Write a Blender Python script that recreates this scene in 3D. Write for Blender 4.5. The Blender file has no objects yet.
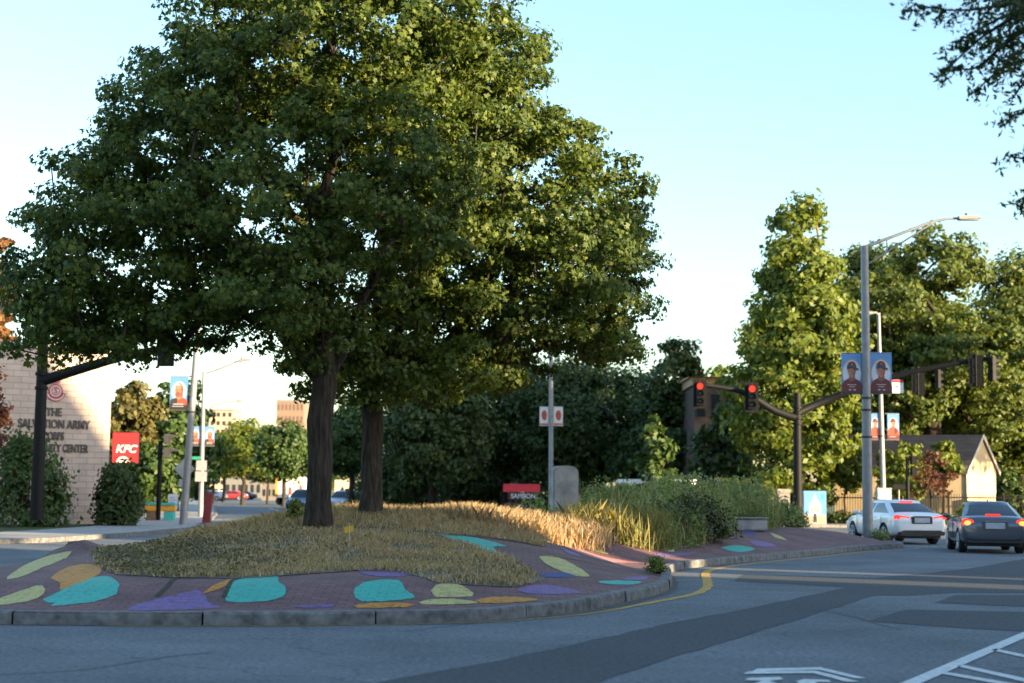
import bpy, bmesh, math, random
import numpy as np
from mathutils import Vector, Matrix
from mathutils.noise import noise as pnoise

random.seed(7)
scene = bpy.context.scene
COL = scene.collection
rad = math.radians

# ------------------------------------------------------------------ camera model
W, H, F = 1024, 683, 1600.0
EYE = 1.55
PITCH = math.atan((493 - 341.5) / F)
ROLL = rad(0.6)
CR = Matrix.Rotation(math.pi / 2 + PITCH, 3, 'X') @ Matrix.Rotation(ROLL, 3, 'Z')

def ray(px, py):
    return CR @ Vector(((px - 512) / F, -(py - 341.5) / F, -1.0))
def at(px, py, Y):
    d = ray(px, py); t = Y / d.y
    return Vector((d.x * t, Y, EYE + d.z * t))
def zat(px, py, Y): return at(px, py, Y).z
def xat(px, Y, py=480): return at(px, py, Y).x
def on_ground(px, py, z=0.0):
    d = ray(px, py); t = (z - EYE) / d.z
    return Vector((d.x * t, d.y * t, z))

# ------------------------------------------------------------------ materials
def nodes_of(name):
    m = bpy.data.materials.new(name); m.use_nodes = True
    nt = m.node_tree
    return m, nt, nt.nodes['Principled BSDF']

def mat(name, col, rough=0.6, metal=0.0, var=0.12, scale=6.0, bump=0.0, bscale=40.0, spec=0.5, emit=None, estr=0.0, stretch=None, coat=0.0, bdist=0.02):
    m, nt, b = nodes_of(name)
    tc = nt.nodes.new('ShaderNodeTexCoord')
    src = tc.outputs['Object']
    if stretch:
        mp = nt.nodes.new('ShaderNodeMapping'); mp.inputs['Scale'].default_value = stretch
        nt.links.new(src, mp.inputs['Vector']); src = mp.outputs['Vector']
    n = nt.nodes.new('ShaderNodeTexNoise'); n.inputs['Scale'].default_value = scale; n.inputs['Detail'].default_value = 5
    nt.links.new(src, n.inputs['Vector'])
    r = nt.nodes.new('ShaderNodeValToRGB')
    r.color_ramp.elements[0].position = 0.3; r.color_ramp.elements[1].position = 0.7
    lo = [c * (1 - var) for c in col]; hi = [min(1, c * (1 + var)) for c in col]
    r.color_ramp.elements[0].color = (*lo, 1); r.color_ramp.elements[1].color = (*hi, 1)
    nt.links.new(n.outputs['Fac'], r.inputs['Fac'])
    nt.links.new(r.outputs['Color'], b.inputs['Base Color'])
    b.inputs['Roughness'].default_value = rough; b.inputs['Metallic'].default_value = metal
    b.inputs['Specular IOR Level'].default_value = spec
    b.inputs['Coat Weight'].default_value = coat
    if coat: b.inputs['Coat Roughness'].default_value = 0.05
    if bump:
        n2 = nt.nodes.new('ShaderNodeTexNoise'); n2.inputs['Scale'].default_value = bscale; n2.inputs['Detail'].default_value = 4
        nt.links.new(src, n2.inputs['Vector'])
        bp = nt.nodes.new('ShaderNodeBump'); bp.inputs['Strength'].default_value = bump; bp.inputs['Distance'].default_value = bdist
        nt.links.new(n2.outputs['Fac'], bp.inputs['Height']); nt.links.new(bp.outputs['Normal'], b.inputs['Normal'])
    if emit:
        b.inputs['Emission Color'].default_value = (*emit, 1); b.inputs['Emission Strength'].default_value = estr
    return m

def leaf_mat(name, c1, c2, trans=0.35, c3=None):
    m, nt, b = nodes_of(name)
    g = nt.nodes.new('ShaderNodeNewGeometry')
    r = nt.nodes.new('ShaderNodeValToRGB')
    r.color_ramp.elements[0].color = (*c1, 1); r.color_ramp.elements[1].color = (*c2, 1)
    if c3:
        e = r.color_ramp.elements.new(0.5); e.color = (*c3, 1)
    nt.links.new(g.outputs['Random Per Island'], r.inputs['Fac'])
    nt.links.new(r.outputs['Color'], b.inputs['Base Color'])
    b.inputs['Roughness'].default_value = 0.5; b.inputs['Specular IOR Level'].default_value = 0.3
    if trans > 0:
        t = nt.nodes.new('ShaderNodeBsdfTranslucent')
        mx = nt.nodes.new('ShaderNodeMixRGB'); mx.blend_type = 'MULTIPLY'; mx.inputs['Fac'].default_value = 1
        mx.inputs['Color2'].default_value = (1.5, 1.35, 0.5, 1)
        nt.links.new(r.outputs['Color'], mx.inputs['Color1']); nt.links.new(mx.outputs['Color'], t.inputs['Color'])
        ms = nt.nodes.new('ShaderNodeMixShader'); ms.inputs['Fac'].default_value = trans
        nt.links.new(b.outputs['BSDF'], ms.inputs[1]); nt.links.new(t.outputs['BSDF'], ms.inputs[2])
        nt.links.new(ms.outputs['Shader'], nt.nodes['Material Output'].inputs['Surface'])
    return m

def asphalt_mat(name, col, crack=True, worn=0.32):
    m, nt, b = nodes_of(name)
    L = nt.links.new
    tc = nt.nodes.new('ShaderNodeTexCoord')
    big = nt.nodes.new('ShaderNodeTexNoise'); big.inputs['Scale'].default_value = 0.35; big.inputs['Detail'].default_value = 7; big.inputs['Roughness'].default_value = 0.65
    L(tc.outputs['Object'], big.inputs['Vector'])
    fine = nt.nodes.new('ShaderNodeTexNoise'); fine.inputs['Scale'].default_value = 17; fine.inputs['Detail'].default_value = 6; fine.inputs['Roughness'].default_value = 0.8
    L(tc.outputs['Object'], fine.inputs['Vector'])
    r1 = nt.nodes.new('ShaderNodeValToRGB')
    r1.color_ramp.elements[0].position = 0.3; r1.color_ramp.elements[1].position = 0.72
    r1.color_ramp.elements[0].color = (*[c * (1 - worn) for c in col], 1); r1.color_ramp.elements[1].color = (*[c * (1 + worn) for c in col], 1)
    L(big.outputs['Fac'], r1.inputs['Fac'])
    r2 = nt.nodes.new('ShaderNodeValToRGB')
    r2.color_ramp.elements[0].position = 0.35; r2.color_ramp.elements[1].position = 0.68
    r2.color_ramp.elements[0].color = (0.42, 0.42, 0.43, 1); r2.color_ramp.elements[1].color = (1.6, 1.58, 1.55, 1)
    L(fine.outputs['Fac'], r2.inputs['Fac'])
    mx = nt.nodes.new('ShaderNodeMixRGB'); mx.blend_type = 'MULTIPLY'; mx.inputs['Fac'].default_value = 1
    L(r1.outputs['Color'], mx.inputs['Color1']); L(r2.outputs['Color'], mx.inputs['Color2'])
    out = mx.outputs['Color']
    if crack:
        vo = nt.nodes.new('ShaderNodeTexVoronoi'); vo.feature = 'DISTANCE_TO_EDGE'; vo.inputs['Scale'].default_value = 0.22
        wn = nt.nodes.new('ShaderNodeTexNoise'); wn.inputs['Scale'].default_value = 1.3; wn.inputs['Detail'].default_value = 6
        L(tc.outputs['Object'], wn.inputs['Vector'])
        ad = nt.nodes.new('ShaderNodeVectorMath'); ad.operation = 'MULTIPLY_ADD'
        ad.inputs[1].default_value = (1.6, 1.6, 0)
        L(wn.outputs['Color'], ad.inputs[0]); L(tc.outputs['Object'], ad.inputs[2])
        L(ad.outputs['Vector'], vo.inputs['Vector'])
        rc = nt.nodes.new('ShaderNodeValToRGB')
        rc.color_ramp.elements[0].position = 0.0; rc.color_ramp.elements[1].position = 0.0035
        rc.color_ramp.elements[0].color = (0.62, 0.62, 0.62, 1); rc.color_ramp.elements[1].color = (1, 1, 1, 1)
        L(vo.outputs['Distance'], rc.inputs['Fac'])
        m2 = nt.nodes.new('ShaderNodeMixRGB'); m2.blend_type = 'MULTIPLY'; m2.inputs['Fac'].default_value = 1
        L(out, m2.inputs['Color1']); L(rc.outputs['Color'], m2.inputs['Color2']); out = m2.outputs['Color']
    L(out, b.inputs['Base Color'])
    b.inputs['Roughness'].default_value = 0.85; b.inputs['Specular IOR Level'].default_value = 0.3
    bp = nt.nodes.new('ShaderNodeBump'); bp.inputs['Strength'].default_value = 0.5; bp.inputs['Distance'].default_value = 0.01
    L(fine.outputs['Fac'], bp.inputs['Height']); L(bp.outputs['Normal'], b.inputs['Normal'])
    return m

def brick_mat(name, c1, c2, mortar, bw=0.4, bh=0.2, msize=0.012, var=0.2, rough=0.85, plane='XZ', bump=0.4, moss=None):
    m, nt, b = nodes_of(name)
    L = nt.links.new
    tc = nt.nodes.new('ShaderNodeTexCoord')
    src = tc.outputs['Object']
    if plane == 'XZ':
        sp = nt.nodes.new('ShaderNodeSeparateXYZ'); L(src, sp.inputs[0])
        ad = nt.nodes.new('ShaderNodeMath'); ad.operation = 'ADD'; L(sp.outputs['X'], ad.inputs[0]); L(sp.outputs['Y'], ad.inputs[1])
        cb = nt.nodes.new('ShaderNodeCombineXYZ'); L(ad.outputs[0], cb.inputs['X']); L(sp.outputs['Z'], cb.inputs['Y'])
        src = cb.outputs[0]
    br = nt.nodes.new('ShaderNodeTexBrick')
    br.inputs['Scale'].default_value = 1.0; br.inputs['Brick Width'].default_value = bw; br.inputs['Row Height'].default_value = bh
    br.inputs['Mortar Size'].default_value = msize; br.inputs['Mortar Smooth'].default_value = 0.3
    br.inputs['Color1'].default_value = (*c1, 1); br.inputs['Color2'].default_value = (*c2, 1); br.inputs['Mortar'].default_value = (*mortar, 1)
    L(src, br.inputs['Vector'])
    n = nt.nodes.new('ShaderNodeTexNoise'); n.inputs['Scale'].default_value = 1.2; n.inputs['Detail'].default_value = 8; n.inputs['Roughness'].default_value = 0.7
    L(tc.outputs['Object'], n.inputs['Vector'])
    r = nt.nodes.new('ShaderNodeValToRGB'); r.color_ramp.elements[0].position = 0.3; r.color_ramp.elements[1].position = 0.7
    r.color_ramp.elements[0].color = (1 - var, 1 - var, 1 - var, 1); r.color_ramp.elements[1].color = (1 + var, 1 + var, 1 + var, 1)
    L(n.outputs['Fac'], r.inputs['Fac'])
    mx = nt.nodes.new('ShaderNodeMixRGB'); mx.blend_type = 'MULTIPLY'; mx.inputs['Fac'].default_value = 1
    L(br.outputs['Color'], mx.inputs['Color1']); L(r.outputs['Color'], mx.inputs['Color2'])
    L(mx.outputs['Color'], b.inputs['Base Color'])
    b.inputs['Roughness'].default_value = rough
    if bump:
        bp = nt.nodes.new('ShaderNodeBump'); bp.inputs['Strength'].default_value = bump; bp.inputs['Distance'].default_value = 0.01; bp.invert = True
        L(br.outputs['Fac'], bp.inputs['Height']); L(bp.outputs['Normal'], b.inputs['Normal'])
    return m

def paint_mat(name, col, wear=0.5, under=(0.11, 0.06, 0.065)):
    """paint rolled over brick paving: brick joints show through, worn in places"""
    m, nt, b = nodes_of(name)
    L = nt.links.new
    tc = nt.nodes.new('ShaderNodeTexCoord')
    br = nt.nodes.new('ShaderNodeTexBrick'); br.inputs['Scale'].default_value = 1.0; br.inputs['Brick Width'].default_value = 0.22; br.inputs['Row Height'].default_value = 0.11
    br.inputs['Mortar Size'].default_value = 0.006
    br.inputs['Color1'].default_value = (*col, 1); br.inputs['Color2'].default_value = (*[c * 0.88 for c in col], 1); br.inputs['Mortar'].default_value = (*[c * 0.6 for c in col], 1)
    L(tc.outputs['Object'], br.inputs['Vector'])
    n = nt.nodes.new('ShaderNodeTexNoise'); n.inputs['Scale'].default_value = 9; n.inputs['Detail'].default_value = 8; n.inputs['Roughness'].default_value = 0.75
    L(tc.outputs['Object'], n.inputs['Vector'])
    r = nt.nodes.new('ShaderNodeValToRGB'); r.color_ramp.elements[0].position = 0.24 + 0.12 * wear; r.color_ramp.elements[1].position = 0.36 + 0.16 * wear
    L(n.outputs['Fac'], r.inputs['Fac'])
    mx = nt.nodes.new('ShaderNodeMixRGB'); mx.inputs['Color1'].default_value = (*under, 1)
    L(r.outputs['Color'], mx.inputs['Fac']); L(br.outputs['Color'], mx.inputs['Color2'])
    L(mx.outputs['Color'], b.inputs['Base Color'])
    b.inputs['Roughness'].default_value = 0.7
    bp = nt.nodes.new('ShaderNodeBump'); bp.inputs['Strength'].default_value = 0.4; bp.inputs['Distance'].default_value = 0.008; bp.invert = True
    L(br.outputs['Fac'], bp.inputs['Height']); L(bp.outputs['Normal'], b.inputs['Normal'])
    return m

# ------------------------------------------------------------------ objects
def tag(o, label=None, cat=None, group=None, kind=None):
    if label: o['label'] = label
    if cat: o['category'] = cat
    if group: o['group'] = group
    if kind: o['kind'] = kind
    return o

def empty(name, loc=(0, 0, 0), rz=0.0, label=None, cat=None, group=None):
    o = bpy.data.objects.new(name, None); COL.objects.link(o)
    o.location = loc; o.rotation_euler = (0, 0, rz); o.empty_display_size = 0.2
    return tag(o, label, cat, group)

def link_mesh(name, me, mats=None, parent=None):
    o = bpy.data.objects.new(name, me); COL.objects.link(o)
    for m in ([mats] if mats and not isinstance(mats, (list, tuple)) else (mats or [])): me.materials.append(m)
    if parent: o.parent = parent
    return o

def copy_tree(o, parent=None):
    c = o.copy(); COL.objects.link(c); c.parent = parent
    for ch in list(o.children): copy_tree(ch, c)
    return c

class MB:
    """collects shapes into ONE mesh"""
    def __init__(s): s.v = []; s.f = []; s.m = []
    def add(s, vs, fs, mi=0):
        b = len(s.v); s.v += [tuple(v) for v in vs]
        for f in fs: s.f.append([b + i for i in f]); s.m.append(mi)
        return s
    def box(s, x0, y0, z0, x1, y1, z1, mi=0, M=None):
        vs = [Vector(p) for p in ((x0, y0, z0), (x1, y0, z0), (x1, y1, z0), (x0, y1, z0), (x0, y0, z1), (x1, y0, z1), (x1, y1, z1), (x0, y1, z1))]
        if M: vs = [M @ v for v in vs]
        return s.add(vs, [(0, 3, 2, 1), (4, 5, 6, 7), (0, 1, 5, 4), (1, 2, 6, 5), (2, 3, 7, 6), (3, 0, 4, 7)], mi)
    def tube(s, pts, radii, n=10, mi=0, cap=True):
        pts = [Vector(p) for p in pts]
        if not isinstance(radii, (list, tuple)): radii = [radii] * len(pts)
        vs = []; fs = []
        up = None
        for i, p in enumerate(pts):
            d = (pts[min(i + 1, len(pts) - 1)] - pts[max(i - 1, 0)]).normalized()
            if up is None:
                up = Vector((0, 0, 1)) if abs(d.z) < 0.9 else Vector((1, 0, 0))
            a = d.cross(up).normalized(); b = d.cross(a).normalized(); up = -b if abs(b.length) > 0 else up
            up = a.cross(d).normalized()
            for k in range(n):
                t = 2 * math.pi * k / n
                vs.append(p + (a * math.cos(t) + up * math.sin(t)) * radii[i])
        for i in range(len(pts) - 1):
            for k in range(n):
                k2 = (k + 1) % n
                fs.append((i * n + k, i * n + k2, (i + 1) * n + k2, (i + 1) * n + k))
        if cap:
            fs.append(tuple(range(n - 1, -1, -1))); fs.append(tuple((len(pts) - 1) * n + k for k in range(n)))
        return s.add(vs, fs, mi)
    def lathe(s, prof, n=20, mi=0, c=(0, 0, 0)):
        return s.tube([(c[0], c[1], c[2] + z) for r, z in prof], [max(r, 0.001) for r, z in prof], n, mi)
    def prism(s, poly, axis, a, b, mi=0, M=None):
        """poly 2D list extruded between a and b along axis ('x','y','z')"""
        def P(u, w, t):
            return {'y': (u, t, w), 'x': (t, u, w), 'z': (u, w, t)}[axis]
        n = len(poly)
        vs = [Vector(P(u, w, a)) for u, w in poly] + [Vector(P(u, w, b)) for u, w in poly]
        if M: vs = [M @ v for v in vs]
        fs = [tuple(range(n)), tuple(range(2 * n - 1, n - 1, -1))] + [(i, n + i, n + (i + 1) % n, (i + 1) % n) for i in range(n)]
        return s.add(vs, fs, mi)
    def sphere(s, c, r, nu=14, nv=9, mi=0, sc=(1, 1, 1)):
        vs = []; fs = []
        for j in range(nv + 1):
            ph = math.pi * j / nv
            for i in range(nu):
                th = 2 * math.pi * i / nu
                vs.append((c[0] + r * sc[0] * math.sin(ph) * math.cos(th), c[1] + r * sc[1] * math.sin(ph) * math.sin(th), c[2] + r * sc[2] * math.cos(ph)))
        for j in range(nv):
            for i in range(nu):
                i2 = (i + 1) % nu
                fs.append((j * nu + i, (j + 1) * nu + i, (j + 1) * nu + i2, j * nu + i2))
        return s.add(vs, fs, mi)
    def build(s, name, mats, parent=None, smooth=False, bevel=0.0, auto=None, loc=None, fix=True):
        me = bpy.data.meshes.new(name); me.from_pydata(s.v, [], s.f)
        if not isinstance(mats, (list, tuple)): mats = [mats]
        for m in mats: me.materials.append(m)
        for p, mi in zip(me.polygons, s.m): p.material_index = mi
        if fix:
            bm = bmesh.new(); bm.from_mesh(me); bmesh.ops.recalc_face_normals(bm, faces=bm.faces)
            if bevel > 0:
                es = [e for e in bm.edges if len(e.link_faces) == 2 and e.calc_face_angle(0) > 0.6]
                bmesh.ops.bevel(bm, geom=es, offset=bevel, segments=2, affect='EDGES', clamp_overlap=True)
            bm.to_mesh(me); bm.free()
        if smooth:
            for p in me.polygons: p.use_smooth = True
            if auto is not None: me.set_sharp_from_angle(angle=auto)
            elif smooth: me.set_sharp_from_angle(angle=rad(40))
        o = bpy.data.objects.new(name, me); COL.objects.link(o)
        if parent: o.parent = parent
        if loc is not None: o.location = loc
        return o

def text_part(name, s, size, m, parent, loc, rot=(math.pi / 2, 0, 0), ext=0.01, align='CENTER', sx=1.0, shear=0.0, bold=0.0):
    cu = bpy.data.curves.new(name, 'FONT'); cu.body = s; cu.size = size; cu.extrude = ext; cu.align_x = align; cu.align_y = 'CENTER'
    cu.shear = shear; cu.offset = bold
    cu.materials.append(m)
    t = bpy.data.objects.new(name, cu); COL.objects.link(t); bpy.context.view_layer.update()
    me = bpy.data.meshes.new_from_object(t.evaluated_get(bpy.context.evaluated_depsgraph_get()))
    bpy.data.objects.remove(t); bpy.data.curves.remove(cu)
    o = link_mesh(name, me, None, parent)
    if not me.materials: me.materials.append(m)
    o.location = loc; o.rotation_euler = rot; o.scale = (sx, 1, 1)
    return o

# ------------------------------------------------------------------ leaves, trees
LEAF6 = np.array([(0, -.5), (.40, -.22), (.30, .16), (0, .55), (-.30, .16), (-.40, -.22)])
LEAF8 = np.array([(0, -.42), (.36, -.36), (.22, -.06), (.46, .20), (.14, .20), (0, .56), (-.14, .20), (-.46, .20), (-.22, -.06), (-.36, -.36)])
LEAF4 = np.array([(0, -.5), (.34, 0), (0, .55), (-.34, 0)])

def ngon_mesh(name, V, k):
    """V: (N*k,3) vertices, every k consecutive make one face"""
    n = len(V) // k
    me = bpy.data.meshes.new(name)
    me.vertices.add(n * k); me.vertices.foreach_set('co', V.astype(np.float32).ravel())
    me.loops.add(n * k); me.loops.foreach_set('vertex_index', np.arange(n * k, dtype=np.int32))
    me.polygons.add(n); me.polygons.foreach_set('loop_start', np.arange(n, dtype=np.int32) * k)
    me.update(calc_edges=True); me.validate()
    return me

def leaf_verts(P, N, size, shape, rng, droop=0.25, jit=0.5):
    """P points (n,3), N normals (n,3) -> leaf polygons"""
    n = len(P)
    N = N / (np.linalg.norm(N, axis=1, keepdims=True) + 1e-9)
    R = rng.normal(size=(n, 3)); A = np.cross(N, R); A /= (np.linalg.norm(A, axis=1, keepdims=True) + 1e-9)
    B = np.cross(N, A)
    S = size * (1 + jit * (rng.random(n) * 2 - 1))
    out = []
    for (u, v) in shape:
        w = -droop * (u * u * 2 + v * v)
        out.append(P + (A * u + B * v + N * w) * S[:, None])
    return np.stack(out, 1).reshape(-1, 3)

def clumps_in(lobes, n, rng, shell=0.55, sep=0.0):
    """sample clump centres in a union of ellipsoids, biased to the shell"""
    L = np.array(lobes, float); vol = L[:, 3] * L[:, 4] * L[:, 5]
    pts = []; dirs = []
    while len(pts) < n:
        i = rng.choice(len(L), p=vol ** 0.75 / (vol ** 0.75).sum())
        d = rng.normal(size=3); d /= np.linalg.norm(d)
        r = (shell + (1.10 - shell) * rng.random()) if rng.random() < 0.75 else rng.random() ** 0.5
        if rng.random() < 0.06: r = 1.05 + 0.16 * rng.random()
        p = L[i, :3] + d * r * L[i, 3:]
        q = ((p - L[:, :3]) / L[:, 3:]); dd = (q ** 2).sum(1)
        if dd.min() < 0.22 * (rng.random() + .2): continue
        if (dd < 0.5).sum() > 1 and rng.random() < 0.6: continue
        if sep and pts:
            if np.min(np.sum((np.array(pts) - p) ** 2, 1)) < sep * sep: 
                if rng.random() < 0.8: continue
        pts.append(p); dirs.append(d)
    return np.array(pts), np.array(dirs)

def limbs(mb, base, fork_z, top, r0, clumps, rng, seg=0.7, tip=0.012, n=6, lean=(0, 0), flare=1.35, every=1, leaders=()):
    """skeleton from the trunk out to the clumps, radii by a pipe model"""
    base = np.array(base, float); top = np.array(top, float)
    nodes = [base.copy()]; par = [-1]
    k = max(4, int((top[2] - base[2]) / seg))
    for i in range(1, k + 1):
        t = i / k
        p = base + (top - base) * t
        p[:2] += rng.normal(size=2) * 0.06 * min(1, t * 3)
        nodes.append(p); par.append(len(nodes) - 2)
    for (z0, end) in leaders:
        j = min(range(k + 1), key=lambda q: abs(nodes[q][2] - z0)); s0 = nodes[j].copy(); e = np.array(end, float); last = j; m = max(2, int(np.linalg.norm(e - s0) / seg))
        for i in range(1, m + 1):
            t = i / m; p = s0 + (e - s0) * np.array([t ** 0.8, t, t]); p = p + rng.normal(size=3) * 0.05
            nodes.append(p); par.append(last); last = len(nodes) - 1
    C = clumps[::every]
    order = np.argsort(np.linalg.norm(C - (base + top) / 2, axis=1))
    for ci in order:
        c = C[ci]; A = np.array(nodes)
        dv = c - A; dist = np.linalg.norm(dv, axis=1)
        cost = dist + 0.6 * np.maximum(0, A[:, 2] - c[2] + 0.25 * dist) + (A[:, 2] < fork_z) * 50
        j = int(np.argmin(cost)); p0 = nodes[j].copy(); L = dist[j]
        if L < 0.15: continue
        m = max(1, int(L / seg)); last = j
        for i in range(1, m + 1):
            t = i / m
            p = p0 + (c - p0) * t
            p[2] += 0.12 * L * math.sin(math.pi * t) * 0.7
            if i < m: p += rng.normal(size=3) * 0.07 * seg
            nodes.append(p); par.append(last); last = len(nodes) - 1
    N = len(nodes); cnt = np.zeros(N); child = [[] for _ in range(N)]
    for i in range(1, N): child[par[i]].append(i)
    for i in range(N - 1, -1, -1):
        if not child[i]: cnt[i] = 1
        if par[i] >= 0: cnt[par[i]] += cnt[i]
    R = tip * cnt ** 0.5; R = R / R[0] * r0
    R = np.maximum(R, tip * 0.6)
    # chains
    done = set()
    for i in range(N):
        for c in child[i]:
            if c in done: continue
            # start a chain at c if it is not the main continuation of i
            main = max(child[i], key=lambda q: cnt[q])
            if c == main and par[i] >= 0: continue
            ch = [i, c]; done.add(c)
            while child[ch[-1]]:
                nx = max(child[ch[-1]], key=lambda q: cnt[q]); ch.append(nx); done.add(nx)
            rr = [float(R[q]) for q in ch]
            if i != 0: rr[0] = min(rr[0], rr[1] * 1.25)
            else:
                rr[0] *= flare
            nn = 14 if i == 0 else (8 if rr[1] > 0.06 else 5)
            mb.tube([nodes[q] for q in ch], rr, nn)
    return mb

def make_tree(name, label, cat, base, r0, fork, top, lobes, ncl, nper, crad, lsize, leafm, barkm, seed, shape=LEAF4, shell=.55, flat=.7, group=None, every=2, sep=0, droop=0.25, upbias=0.25, leaders=()):
    rng = np.random.default_rng(seed)
    base = Vector(base)
    root = empty(name, base, 0, label, cat, group)
    Lb = [(l[0] - base.x, l[1] - base.y, l[2] - base.z, l[3], l[4], l[5]) for l in lobes]
    C, Dv = clumps_in(Lb, ncl, rng, shell, sep)
    mb = MB(); limbs(mb, (0, 0, -0.15), fork, (top[0] - base.x, top[1] - base.y, top[2] - base.z), r0, C, rng, every=every, leaders=[(z0 , (e[0] - base.x, e[1] - base.y, e[2] - base.z)) for z0, e in leaders])
    tr = mb.build('trunk', barkm, root, smooth=True, fix=False)
    cr = crad * (0.65 + 0.7 * rng.random(ncl))
    idx = np.repeat(np.arange(ncl), nper)
    off = rng.normal(size=(len(idx), 3)); off /= np.linalg.norm(off, axis=1, keepdims=True)
    off *= (rng.random(len(idx)) ** 0.45)[:, None]
    off[:, 2] *= flat
    P = C[idx] + off * cr[idx][:, None]
    N = Dv[idx] * 0.5 + off * 0.7 + np.array([0, 0, upbias]) + rng.normal(size=P.shape) * 0.45
    V = leaf_verts(P, N, lsize, shape, rng, droop)
    me = ngon_mesh('crown', V, len(shape)); me.materials.append(leafm)
    o = bpy.data.objects.new('crown', me); COL.objects.link(o); o.parent = root
    return root
# ------------------------------------------------------------------ world, sun, camera
EXPOSURE = 1.98
SUN_EL = rad(10.0)
SUN_H = Vector((0.845, -0.535)).normalized()
SUN_DIR = Vector((SUN_H.x * math.cos(SUN_EL), SUN_H.y * math.cos(SUN_EL), math.sin(SUN_EL)))
world = bpy.data.worlds.new("World"); scene.world = world; world.use_nodes = True
wn = world.node_tree
bg = wn.nodes['Background']
sky = wn.nodes.new('ShaderNodeTexSky'); sky.sky_type = 'NISHITA'; sky.sun_disc = False
sky.sun_elevation = SUN_EL; sky.sun_rotation = math.atan2(SUN_H.x, SUN_H.y)
sky.air_density = 1.15; sky.dust_density = 1.2; sky.ozone_density = 3.2; sky.altitude = 50
tint = wn.nodes.new('ShaderNodeMixRGB'); tint.blend_type = 'MULTIPLY'; tint.inputs['Fac'].default_value = 1.0; tint.inputs['Color2'].default_value = (1.06, 0.97, 0.88, 1)
wn.links.new(sky.outputs['Color'], tint.inputs['Color1']); wn.links.new(tint.outputs['Color'], bg.inputs['Color']); bg.inputs['Strength'].default_value = 0.15

sun = bpy.data.lights.new('sun', 'SUN'); sun.energy = 5.0; sun.angle = rad(0.5); sun.color = (1.0, 0.76, 0.45)
so = bpy.data.objects.new('sun', sun); COL.objects.link(so); so.rotation_euler = SUN_DIR.to_track_quat('Z', 'Y').to_euler(); so.location = (60, -40, 40)

cam = bpy.data.cameras.new('camera'); cam.sensor_width = 36; cam.lens = F * 36 / W; cam.clip_end = 5000; cam.clip_start = 0.1
cam.dof.use_dof = True; cam.dof.focus_distance = 27.0; cam.dof.aperture_fstop = 1.6
co = bpy.data.objects.new('camera', cam); COL.objects.link(co); co.matrix_world = Matrix.Translation((0, 0, EYE)) @ CR.to_4x4()
scene.camera = co
scene.view_settings.view_transform = 'Standard'; scene.view_settings.look = 'None'; scene.view_settings.gamma = 1
scene.view_settings.exposure = EXPOSURE; scene.view_settings.use_curve_mapping = False
scene.cycles.max_bounces = 6; scene.cycles.transparent_max_bounces = 6; scene.cycles.diffuse_bounces = 3
scene.cycles.use_denoising = True

# ------------------------------------------------------------------ shared materials
M = {}
M['asphalt'] = asphalt_mat('asphalt', (0.150, 0.165, 0.178))
M['patch'] = asphalt_mat('fresh_asphalt', (0.068, 0.075, 0.082), crack=False, worn=0.12)
M['lawn'] = mat('lawn', (0.05, 0.075, 0.022), 0.9, var=0.45, scale=1.5, bump=0.6, bscale=30)
M['earth'] = mat('earth', (0.06, 0.06, 0.03), 0.95, var=0.4, scale=0.3)
M['soil'] = mat('soil', (0.17, 0.13, 0.085), 0.95, var=0.4, scale=2.5, bump=0.6, bscale=25)
M['concrete'] = brick_mat('pavement_slabs', (0.33, 0.32, 0.30), (0.29, 0.28, 0.265), (0.14, 0.135, 0.13), 1.5, 1.5, 0.012, 0.14, plane='XY', bump=0.2)
M['granite'] = mat('granite', (0.155, 0.152, 0.15), 0.85, var=0.5, scale=7, bump=0.5, bscale=18)
M['brick_pave'] = brick_mat('brick_paving', (0.225, 0.112, 0.105), (0.16, 0.083, 0.082), (0.07, 0.05, 0.046), 0.22, 0.11, 0.007, 0.28, plane='XY', bump=0.5)
M['teal'] = paint_mat('teal_paint', (0.07, 0.47, 0.37), 0.55)
M['purple'] = paint_mat('purple_paint', (0.235, 0.14, 0.33), 0.9)
M['yellow'] = paint_mat('pale_yellow_paint', (0.60, 0.51, 0.18), 0.7)
M['orange'] = paint_mat('orange_paint', (0.66, 0.27, 0.03), 0.75)
M['navy'] = paint_mat('blue_paint', (0.05, 0.07, 0.25), 0.6)
M['pink'] = paint_mat('pink_paint', (0.55, 0.24, 0.22), 0.5)
M['joint'] = mat('mossy_joint', (0.045, 0.05, 0.025), 0.95, var=0.5, scale=9)
M['white_line'] = mat('road_white', (0.62, 0.62, 0.60), 0.8, var=0.25, scale=14)
M['yellow_line'] = mat('road_yellow', (0.50, 0.29, 0.05), 0.8, var=0.35, scale=9)
M['black'] = mat('black_painted_steel', (0.007, 0.0075, 0.008), 0.6, 0.0, var=0.2, scale=9, spec=0.2)
M['galv'] = mat('galvanised_steel', (0.25, 0.255, 0.265), 0.55, 0.25, var=0.12, scale=5)
M['dark_band'] = mat('black_strap', (0.03, 0.03, 0.03), 0.6)
M['bark'] = mat('tree_bark', (0.045, 0.036, 0.028), 0.95, var=0.6, scale=14, bump=1.0, bscale=17, stretch=(1, 1, 0.16), bdist=0.09, spec=0.2)
M['bark_pale'] = mat('pale_bark', (0.16, 0.12, 0.08), 0.95, var=0.4, scale=8, bump=0.9, bscale=10, stretch=(1, 1, 0.25))

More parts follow.
